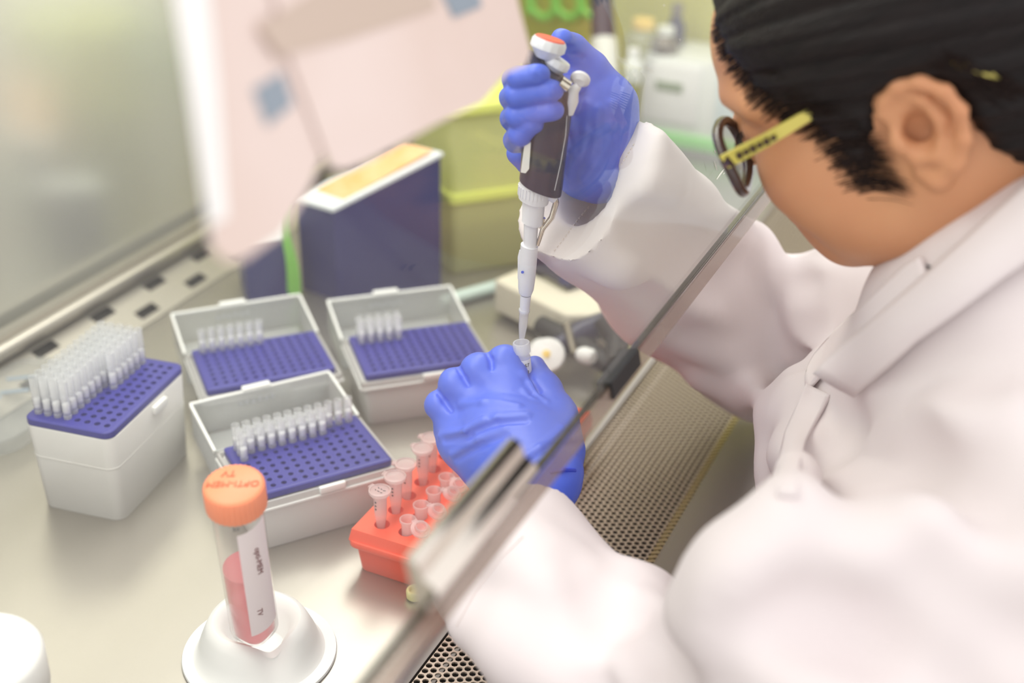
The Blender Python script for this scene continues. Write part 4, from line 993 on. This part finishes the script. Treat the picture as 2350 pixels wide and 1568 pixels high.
# --- spectacles
gl = empty('eyeglasses', HM.copy() if False else Matrix.Translation(hp((0, .105, .012))), 'dark framed glasses with lime green temple arms worn by the person', 'glasses')
def hsub(mb, name, m, smooth=True, par=None):
    mb.v = [tuple(hp(v)) for v in mb.v]; o = mb.build(name, m, None, smooth); bpy.context.view_layer.update(); o.parent = par or gl; o.matrix_parent_inverse = (gl.matrix_world.inverted()); return o
def lens_outline(sx, g=0.0, n=40):
    P = []
    for i in range(n):
        a = 2 * PI * i / n; c, s_ = math.cos(a), math.sin(a); e = 2.6
        x = (.0265 + g) * math.copysign(abs(c) ** (2 / e), c); z = (.0185 + g) * math.copysign(abs(s_) ** (2 / e), s_)
        X_ = sx * .0355 + x; P.append((X_, .1110 - 3.2 * X_ * X_ * (1 if abs(X_) > .02 else 1) * .9, .004 + z))
    return P
for sx in (-1, 1):
    mb = MB(); mb.tube(lens_outline(sx, .0014), .0031, 10, True)
    fr_o = hsub(mb, 'lens_rim', M['frame'])
    P = lens_outline(sx); c = tuple(np.mean(P, 0)); mb = MB(); mb.add(P + [c], [(i, (i + 1) % len(P), len(P)) for i in range(len(P))]); hsub(mb, 'lens', M['lens'], False)
    mb = MB(); mb.tube([(sx * .064, .0955, .012), (sx * .070, .095, .014), (sx * .0725, .091, .015)], [.004, .0045, .004], 10); hsub(mb, 'hinge_block', M['frame'])
    # temple arm
    pts = [(sx * .0725, .096, .0150), (sx * .0715, .070, .0185), (sx * .0680, .046, .0225), (sx * .0640, .025, .0255), (sx * .0680, -.005, .0290), (sx * .077, -.032, .024), (sx * .074, -.046, .010)]
    hh = [.0042, .0036, .0030, .0026, .0024, .0030, .0026]; V = []; F = []
    for k, p in enumerate(pts):
        for dx, dz in ((-.0013, -1), (.0013, -1), (.0013, 1), (-.0013, 1)): V.append((p[0] + dx, p[1] + .25 * dz * hh[k], p[2] + dz * hh[k]))
    for k in range(len(pts) - 1):
        for i in range(4): j = (i + 1) % 4; F.append((4 * k + i, 4 * k + j, 4 * k + 4 + j, 4 * k + 4 + i))
    F += [(3, 2, 1, 0), tuple(range(4 * len(pts) - 4, 4 * len(pts)))]
    mb = MB(); mb.add(V, F); arm = hsub(mb, 'temple_arm', M['lime'], False)
    if sx < 0:
        mb = MB()
        for q in range(6):
            y_ = .086 - q * .0042; z_ = .0150 + (.096 - y_) * .135; mb.box((sx * .0745 - .0003 - (.096 - y_) * .075 * .0, y_, z_), (.0022, .0026, .0034 - .0008 * (q % 2)))
        hsub(mb, 'arm_lettering', M['frame'], False)
mb = MB(); mb.tube([(-.011, .1100, .010), (0, .1130, .0125), (.011, .1100, .010)], .0022, 10); hsub(mb, 'bridge', M['frame'])

# --- lab coat
K = SDF((-.40, .33, -.42), (.42, 1.24, .42), .0042)
SHL, SHR = np.array([.045, .635, .215]), np.array([.015, 1.00, .215])
K.ell((.045, .815, .04), (.145, .185, .25), .0)
K.ell((.06, .81, -.25), (.16, .20, .22), .06)
K.ell((-.02, .74, .10), (.09, .09, .12), .05); K.ell((-.03, .89, .10), (.09, .09, .12), .05)
K.chain([SHL, (.04, .75, .27), (.045, .86, .27), SHR], [.070, .062, .058, .066], .05)
K.chain([(.05, .80, .26), (.045, .80, .31)], [.075, .062], .04)
WL = D(1240, 1190, .90); WR = D(1345, 440, .935)
EL = D(1530, 1840, .75); ER = D(1745, 800, 1.165)
K.chain([SHL, D(1870, 1600, .70), EL], [.074, .060, .056], .07)
K.chain([EL, D(1318, 1490, .83), D(1190, 1305, .87), D(1120, 1200, .90)], [.056, .054, .053, .050], .03)
K.chain([SHR, (SHR + ER) / 2, ER], [.070, .072, .066], .05)
K.chain([ER, D(1560, 640, 1.125), D(1440, 522, 1.03), D(1352, 440, .965)], [.066, .065, .060, .057], .03)
K.chain([D(1352, 430, .955), D(1330, 415, .95), D(1270, 370, .935)], [.054, .053, .050], .02)
K.chain([D(1856, 880, .975), D(1850, 990, .965), D(1846, 1110, .95), D(1852, 1260, .93)], [.016, .018, .018, .018], .05)
K.chain([D(1960, 860, .915), D(2060, 780, .88), D(2150, 710, .845), D(2240, 655, .80), D(2340, 575, .755), D(2460, 480, .71)], [.012, .015, .017, .020, .022, .024], .045)
K.chain([D(2060, 880, .88), D(2200, 780, .81), D(2380, 690, .745)], [.03, .036, .04], .07)
# sleeve mouths: cut flat and hollowed so they end in a cloth rim
def cuff_cut(pix, c, axis, r, L):
    axis = axis / np.linalg.norm(axis); m = .13
    sl, x, y, z = K._sl(c - m, c + m)
    pl = (x - c[0]) * axis[0] + (y - c[1]) * axis[1] + (z - c[2]) * axis[2]
    rr = np.sqrt((x - c[0]) ** 2 + (y - c[1]) ** 2 + (z - c[2]) ** 2) - .11
    K._mix(sl, np.maximum(-pl, rr).astype(np.float32), .002, '-')
    K.cone(c - axis * L, c + axis * .05, r * .8, r, .006, '-')
FOLDS = dict(
 R=[([(1300, 470, .010), (1400, 430, .012), (1520, 430, .010)], 1), ([(1290, 560, .010), (1420, 600, .014), (1560, 720, .016), (1700, 830, .012)], 1), ([(1480, 330), (1600, 470, .016), (1720, 560, .014), (1850, 700, .010)], 1),
    ([(1860, 620, .008), (1850, 720, .010), (1835, 820, .008)], 1), ([(1890, 640, .008), (1880, 760, .012), (1850, 880, .010)], 1), ([(1620, 860, .012), (1720, 900, .014), (1800, 950, .010)], 1)],
 B=[])
for pts, s_ in FOLDS['R']: K.fold(pts, .012, .58, .022, '+' if s_ > 0 else '-')
for pts in ([(1470, 700, .012), (1580, 790, .014), (1680, 800, .012)], [(1850, 640, .006), (1842, 740, .008), (1832, 860, .006)], [(1420, 470, .010), (1500, 520, .012), (1640, 640, .010)]):
    K.fold(pts, .012, .4, .022, '-')
# near sleeve, elbow crook and torso folds
for pts in ([(1180, 1250, .010), (1260, 1350, .014), (1380, 1480, .012)], [(1450, 1345, .008), (1500, 1375, .012), (1560, 1470, .012)], [(1330, 1330, .008), (1420, 1440, .012), (1500, 1568, .012)], [(1080, 1440, .008), (1180, 1480, .012), (1300, 1560, .014)], [(1640, 1440, .012), (1720, 1380, .016), (1860, 1380, .014)], [(1950, 1230, .012), (2120, 1290, .016), (2330, 1380, .016)], [(1620, 1420, .020), (1700, 1320, .022), (1800, 1260, .018)],
            [(1800, 1270, .022), (1960, 1330, .024), (2120, 1420, .022), (2300, 1540, .018)], [(1700, 1400, .018), (1850, 1470, .020), (1980, 1568, .018)], [(1850, 1060, .014), (2000, 1130, .018), (2150, 1200, .014)],
            [(2000, 1040, .014), (2200, 1000, .020), (2340, 960, .018)], [(1850, 900, .010), (1830, 1040, .012), (1815, 1160, .010)]):
    K.fold(pts, .014, .62, .028, '+')
for pts in ([(1900, 1390, .016), (2060, 1480, .018), (2200, 1560, .016)], [(1900, 1010, .014), (2050, 1060, .016), (2260, 1130, .016)], [(2150, 1340, .014), (2340, 1440, .016)], [(1380, 1370, .008), (1470, 1470, .010), (1540, 1560, .010)], [(1700, 1450, .010), (1850, 1430, .012), (1980, 1470, .012)], [(1330, 1280, .010), (1400, 1400, .012)]):
    K.fold(pts, .014, .55, .028, '-')
cR = D(1352, 425, .945); aR = D(1250, 395, .93) - D(1450, 520, .99)
cuff_cut(None, D(1345, 425, .945), D(1262, 366, .915) - D(1400, 475, .96), .034, .03)
cuff_cut(None, D(1165, 1255, .885), D(1090, 1160, .92) - D(1220, 1350, .86), .036, .03)
def creases(V):
    x, y, z = V.T; n = np.zeros(len(V))
    r2 = np.random.default_rng(3)
    for i in range(16):
        f = r2.normal(0, 1, 3); f = f / np.linalg.norm(f) * r2.uniform(18, 60); ph = r2.uniform(0, 6); g = r2.normal(0, 14, 3)
        n += np.sin(x * f[0] + y * f[1] + z * f[2] + ph + 1.2 * np.sin(x * g[0] + y * g[1] + z * g[2])) / np.linalg.norm(f) * 22
    return n * .0021
coat = K.mesh('lab_coat', M['coat'], None, None, 3, creases); adopt(coat)

# collar, lapels and front edge laid on the coat surface
from mathutils.bvhtree import BVHTree
bv = BVHTree.FromObject(coat, bpy.context.evaluated_depsgraph_get())
def patch(name, A, B, m, lift=.004, thick=.0025, nu=26, nv=10, par=coat, sm=7, curl=0.0):
    """cloth strip between two photo polylines, draped over the coat"""
    def res(P, n):
        P = np.array(P, float); L = np.r_[0, np.cumsum(np.linalg.norm(np.diff(P, axis=0), axis=1))]; t = np.linspace(0, L[-1], n); return np.stack([np.interp(t, L, P[:, i]) for i in (0, 1)], 1)
    a, b = res(A, nu), res(B, nu); G = np.zeros((nu, nv)); 
    for i in range(nu):
        for j in range(nv):
            p = a[i] * (1 - j / (nv - 1)) + b[i] * (j / (nv - 1)); r = ray(*p); L = np.linalg.norm(r)
            h = bv.ray_cast(Vector(CAM), Vector(r / L), 3); G[i, j] = h[3] / L if h[0] is not None else np.nan
    if np.isnan(G).all(): return None
    G = np.where(np.isnan(G), np.nanmedian(G), G)
    G = np.minimum(G, np.nanpercentile(G, 92))
    G0 = G.copy()
    for it in range(sm + 3):
        if it == sm: G = np.minimum(G, G0)
        H = G.copy(); H[1:-1] = (G[:-2] + G[1:-1] * 2 + G[2:]) / 4; G = H.copy(); G[:, 1:-1] = (H[:, :-2] + 2 * H[:, 1:-1] + H[:, 2:]) / 4
    V = []
    for i in range(nu):
        for j in range(nv):
            p = a[i] * (1 - j / (nv - 1)) + b[i] * (j / (nv - 1)); V.append(D(p[0], p[1], G[i, j] - lift - curl * math.sin(PI * j / (nv - 1)) ))
    F = [(i * nv + j, i * nv + j + 1, (i + 1) * nv + j + 1, (i + 1) * nv + j) for i in range(nu - 1) for j in range(nv - 1)]
    mb = MB(); mb.add(V, F); o = mb.build(name, m, None, True); s_ = o.modifiers.new('cloth', 'SOLIDIFY'); s_.thickness = thick; s_.offset = 1; adopt(o, par); return o
patch('lapel', [(1870, 858), (1930, 800), (2010, 735), (2110, 650), (2210, 560), (2300, 478), (2352, 430), (2420, 380)], [(1965, 905), (2000, 880), (2040, 845), (2110, 780), (2200, 715), (2300, 640), (2360, 600), (2440, 550)], M['coat'], .007, .003, curl=.004)
patch('lapel', [(1848, 860), (1870, 820), (1930, 755), (2010, 680), (2085, 610), (2118, 592)], [(1855, 900), (1900, 850), (1960, 790), (2030, 730), (2100, 670), (2135, 640)], M['coat'], .004, .003)
patch('front_placket', [(1850, 880), (1800, 990), (1784, 1060), (1782, 1130)], [(1900, 905), (1850, 1010), (1832, 1080), (1832, 1135)], M['coat'], .004, .003)
patch('shirt', [(2100, 600), (2112, 640), (2108, 665)], [(2140, 612), (2150, 628), (2146, 650)], M['shirt'], .002, .002)

def stitches(name, pix, n, r=.0005, dash=.55):
    P = np.array(pix, float); L = np.r_[0, np.cumsum(np.linalg.norm(np.diff(P, axis=0), axis=1))]; mb = MB(); t = np.linspace(0, L[-1], n * 2 + 1)
    Q = []
    for u in t:
        a, b = np.interp(u, L, P[:, 0]), np.interp(u, L, P[:, 1]); r_ = ray(a, b); l = np.linalg.norm(r_); h = bv.ray_cast(Vector(CAM), Vector(r_ / l), 3); Q.append(None if h[0] is None else np.array(h[0]) - r_ / l * .0006)
    for i in range(0, len(Q) - 1, 2):
        if Q[i] is not None and Q[i + 1] is not None and np.linalg.norm(Q[i] - Q[i + 1]) < .02: mb.tube([Q[i], Q[i + 1]], r, 5)
    if mb.v: adopt(mb.build(name, M['coat_in'], None, True), coat)['kind'] = 'stuff'
stitches('cuff_stitching', [(1200, 1232), (1150, 1280), (1090, 1360), (1046, 1440)], 34)
stitches('cuff_stitching', [(1455, 330), (1400, 420), (1330, 500), (1268, 580)], 30)

# --- gloves: right hand on the pipette
def creased(k, seed, amp=.00035, ax=None):
    def f(V):
        r2 = np.random.default_rng(seed); n = np.zeros(len(V))
        for i in range(10):
            d_ = r2.normal(0, 1, 3) if ax is None else np.array(ax) + r2.normal(0, .25, 3); d_ = d_ / np.linalg.norm(d_) * r2.uniform(k * .6, k * 1.6); ph = r2.uniform(0, 6); g = r2.normal(0, 60, 3)
            n += np.abs(np.sin((V @ d_ + ph + 1.5 * np.sin(V @ g)) * .5)) - .64
        return n * amp
    return f
def glove(name, label):
    pass
P0 = D(1150, 60, .9); 
G = SDF(np.minimum(D(1120, 40, .84), D(1120, 40, 1.02)) - .03, np.maximum(D(1480, 480, .84), D(1480, 480, 1.02)) + .04, .0013)
lo = np.min([D(a, b, d) for a in (1120, 1470) for b in (50, 470) for d in (.83, 1.02)], 0); hi = np.max([D(a, b, d) for a in (1120, 1470) for b in (50, 470) for d in (.83, 1.02)], 0)
G = SDF(lo, hi, .0011)
dP = lambda y: .860 + (.982 - .860) * (y - 108) / (782 - 108)      # pipette axis depth at photo height y
f = G.chain
# palm
wr = D(1392, 385, .955)
f([wr, D(1375, 250, .945), D(1352, 190, .94)], [.024, .025, .018], .012)
f([D(1362, 398, .955), D(1338, 320, .955), D(1330, 230, .955)], [.019, .019, .018], .014)
f([D(1405, 330, .95), D(1395, 240, .945)], [.014, .014], .016)
f([D(1320, 400, .965), D(1318, 250, .975)], [.014, .014], .014)
# fingers: palm side root behind the grip -> bend at the left -> tip in front
def finger(pts, r): f(pts, r, .0012)
def wrapf(y0, yb, xl, yt, xt, r):
    a = dP((y0 + yt) / 2)
    finger([D(1318, y0, a + .050), D(1250, (y0 + yb) / 2, a + .034), D(xl + 26, yb, a + .010), D(xl + 36, (yb * 2 + yt) / 3, a - .014), D(xt - 30, yt, a - .0205), D(xt - 20, yt, a - .0195)], [r * 1.2, r * 1.15, r * 1.05, r, r * .9, r * .82])
wrapf(196, 184, 1153, 170, 1262, .0075)
wrapf(235, 224, 1150, 208, 1290, .0086)
wrapf(280, 272, 1151, 253, 1292, .0084)
wrapf(330, 322, 1157, 284, 1246, .0082)
finger([D(1190, 352, .955), D(1215, 372, .965), D(1310, 360, .975)], [.009, .010, .012])
# thumb up to the plunger
f([D(1372, 240, .945), D(1342, 160, .935), D(1310, 118, .925), D(1290, 92, .905)], [.018, .0130, .0108, .0082], .010)
for q in ([(1330, 360), (1345, 300), (1352, 240)], [(1352, 380), (1370, 310), (1374, 250)], [(1310, 400), (1318, 350), (1322, 280)], [(1380, 340), (1400, 290), (1402, 240)], [(1340, 410), (1365, 380), (1400, 320)]):
    G.fold([(a, b, .0026) for a, b in q], .0026, .45, .004, '+')
for q in ([(1300, 118), (1322, 128), (1340, 134)], [(1296, 108), (1316, 112)], [(1230, 178), (1236, 186)]): G.fold([(a, b, .0015) for a, b in q], .0015, .3, .003, '-')
gR = G.mesh('glove', M['blue_glove'], None, None, 3, creased(420, 5, .00011, (.5, .1, .2))); adopt(gR)

# left hand pinching the vial
lo = np.min([D(a, b, d) for a in (960, 1350) for b in (770, 1210) for d in (.86, 1.06)], 0); hi = np.max([D(a, b, d) for a in (960, 1350) for b in (770, 1210) for d in (.86, 1.06)], 0)
G = SDF(lo, hi, .0011); f = G.chain
wr = D(1240, 1120, .915)
f([wr, D(1215, 1010, .945), D(1190, 930, .975)], [.026, .026, .018], .012)
f([D(1180, 1120, .925), D(1120, 1020, .955), D(1085, 965, .975)], [.022, .022, .017], .012)
f([D(1205, 1080, .925), D(1150, 980, .955), D(1120, 930, .975)], [.024, .022, .017], .014)
f([D(1265, 1080, .925), D(1270, 1000, .95)], [.022, .018], .014)
f([D(1120, 1100, .945), D(1060, 1020, .965), D(1040, 985, .98)], [.014, .015, .015], .012)
def fin(base, pip_, mid, tip, r): G.chain([base, pip_], [r[0], r[1]], .006); G.chain([pip_, mid, tip], [r[1], r[2], r[3]], .003)
fin(D(1060, 975, .972), D(1008, 930, .978), D(1034, 955, 1.01), D(1090, 975, 1.01), (.0130, .0108, .0100, .0080))
fin(D(1105, 935, .968), D(1044, 882, .974), D(1068, 905, 1.012), D(1120, 930, 1.02), (.0140, .0122, .0112, .0085))
fin(D(1150, 905, .966), D(1098, 850, .972), D(1118, 875, 1.010), D(1165, 905, 1.02), (.0145, .0130, .0118, .0085))
fin(D(1186, 900, .965), D(1158, 830, .972), D(1180, 850, 1.000), D(1206, 884, 1.010), (.0150, .0124, .0112, .0080))
# thumb
f([D(1285, 1030, .940), D(1278, 950, .955), D(1250, 892, .970), D(1228, 840, .988)], [.0175, .0135, .0112, .0078], .008)
for q in ([(1080, 985), (1140, 960), (1210, 955)], [(1012, 1000), (1070, 990), (1110, 965)], [(1040, 1044), (1100, 1010), (1160, 985)], [(1060, 930), (1110, 925), (1190, 935)], [(1200, 860), (1215, 885), (1240, 920)],
          [(1205, 900), (1225, 915), (1250, 925)], [(1195, 1060), (1240, 1030), (1290, 985)], [(1210, 1075), (1260, 1040), (1300, 1005)]):
    G.fold([(a, b, .0022) for a, b in q], .0022, .38, .004, '+')
for q in ([(1078, 995), (1140, 972), (1205, 966)], [(1020, 1012), (1080, 1000)], [(1045, 1056), (1105, 1022), (1160, 1000)], [(1205, 872), (1222, 900), (1248, 918)], [(1200, 1068), (1250, 1036), (1296, 996)]):
    G.fold([(a, b, .0018) for a, b in q], .0018, .3, .003, '-')
for q in ([(1002, 896), (1008, 904), (1020, 922), (1036, 944)], [(1052, 842), (1057, 852), (1064, 866), (1074, 884)], [(1112, 806), (1120, 814), (1127, 826), (1128, 846)], [(1211, 838), (1218, 868), (1236, 900)]):
    G.fold([(a, b, .0013) for a, b in q], .0015, 1.5, .0030, '-')
gL = G.mesh('glove', M['blue_glove'], None, None, 3, creased(380, 8, .00010, (.3, .2, .6))); adopt(gL)
# rolled rim of the left glove at the sleeve
mb = MB(); q = [D(a, b, d) for a, b, d in ((1322, 1092, .915), (1318, 1080, .905), (1290, 1078, .895), (1262, 1086, .893))]
mb.tube(q, [.0012, .0016, .0016, .0012], 8); o = mb.build('glove_rim', mat('glove_rim_blue', rgb(52, 76, 214), .4), None, True); adopt(o, gL)
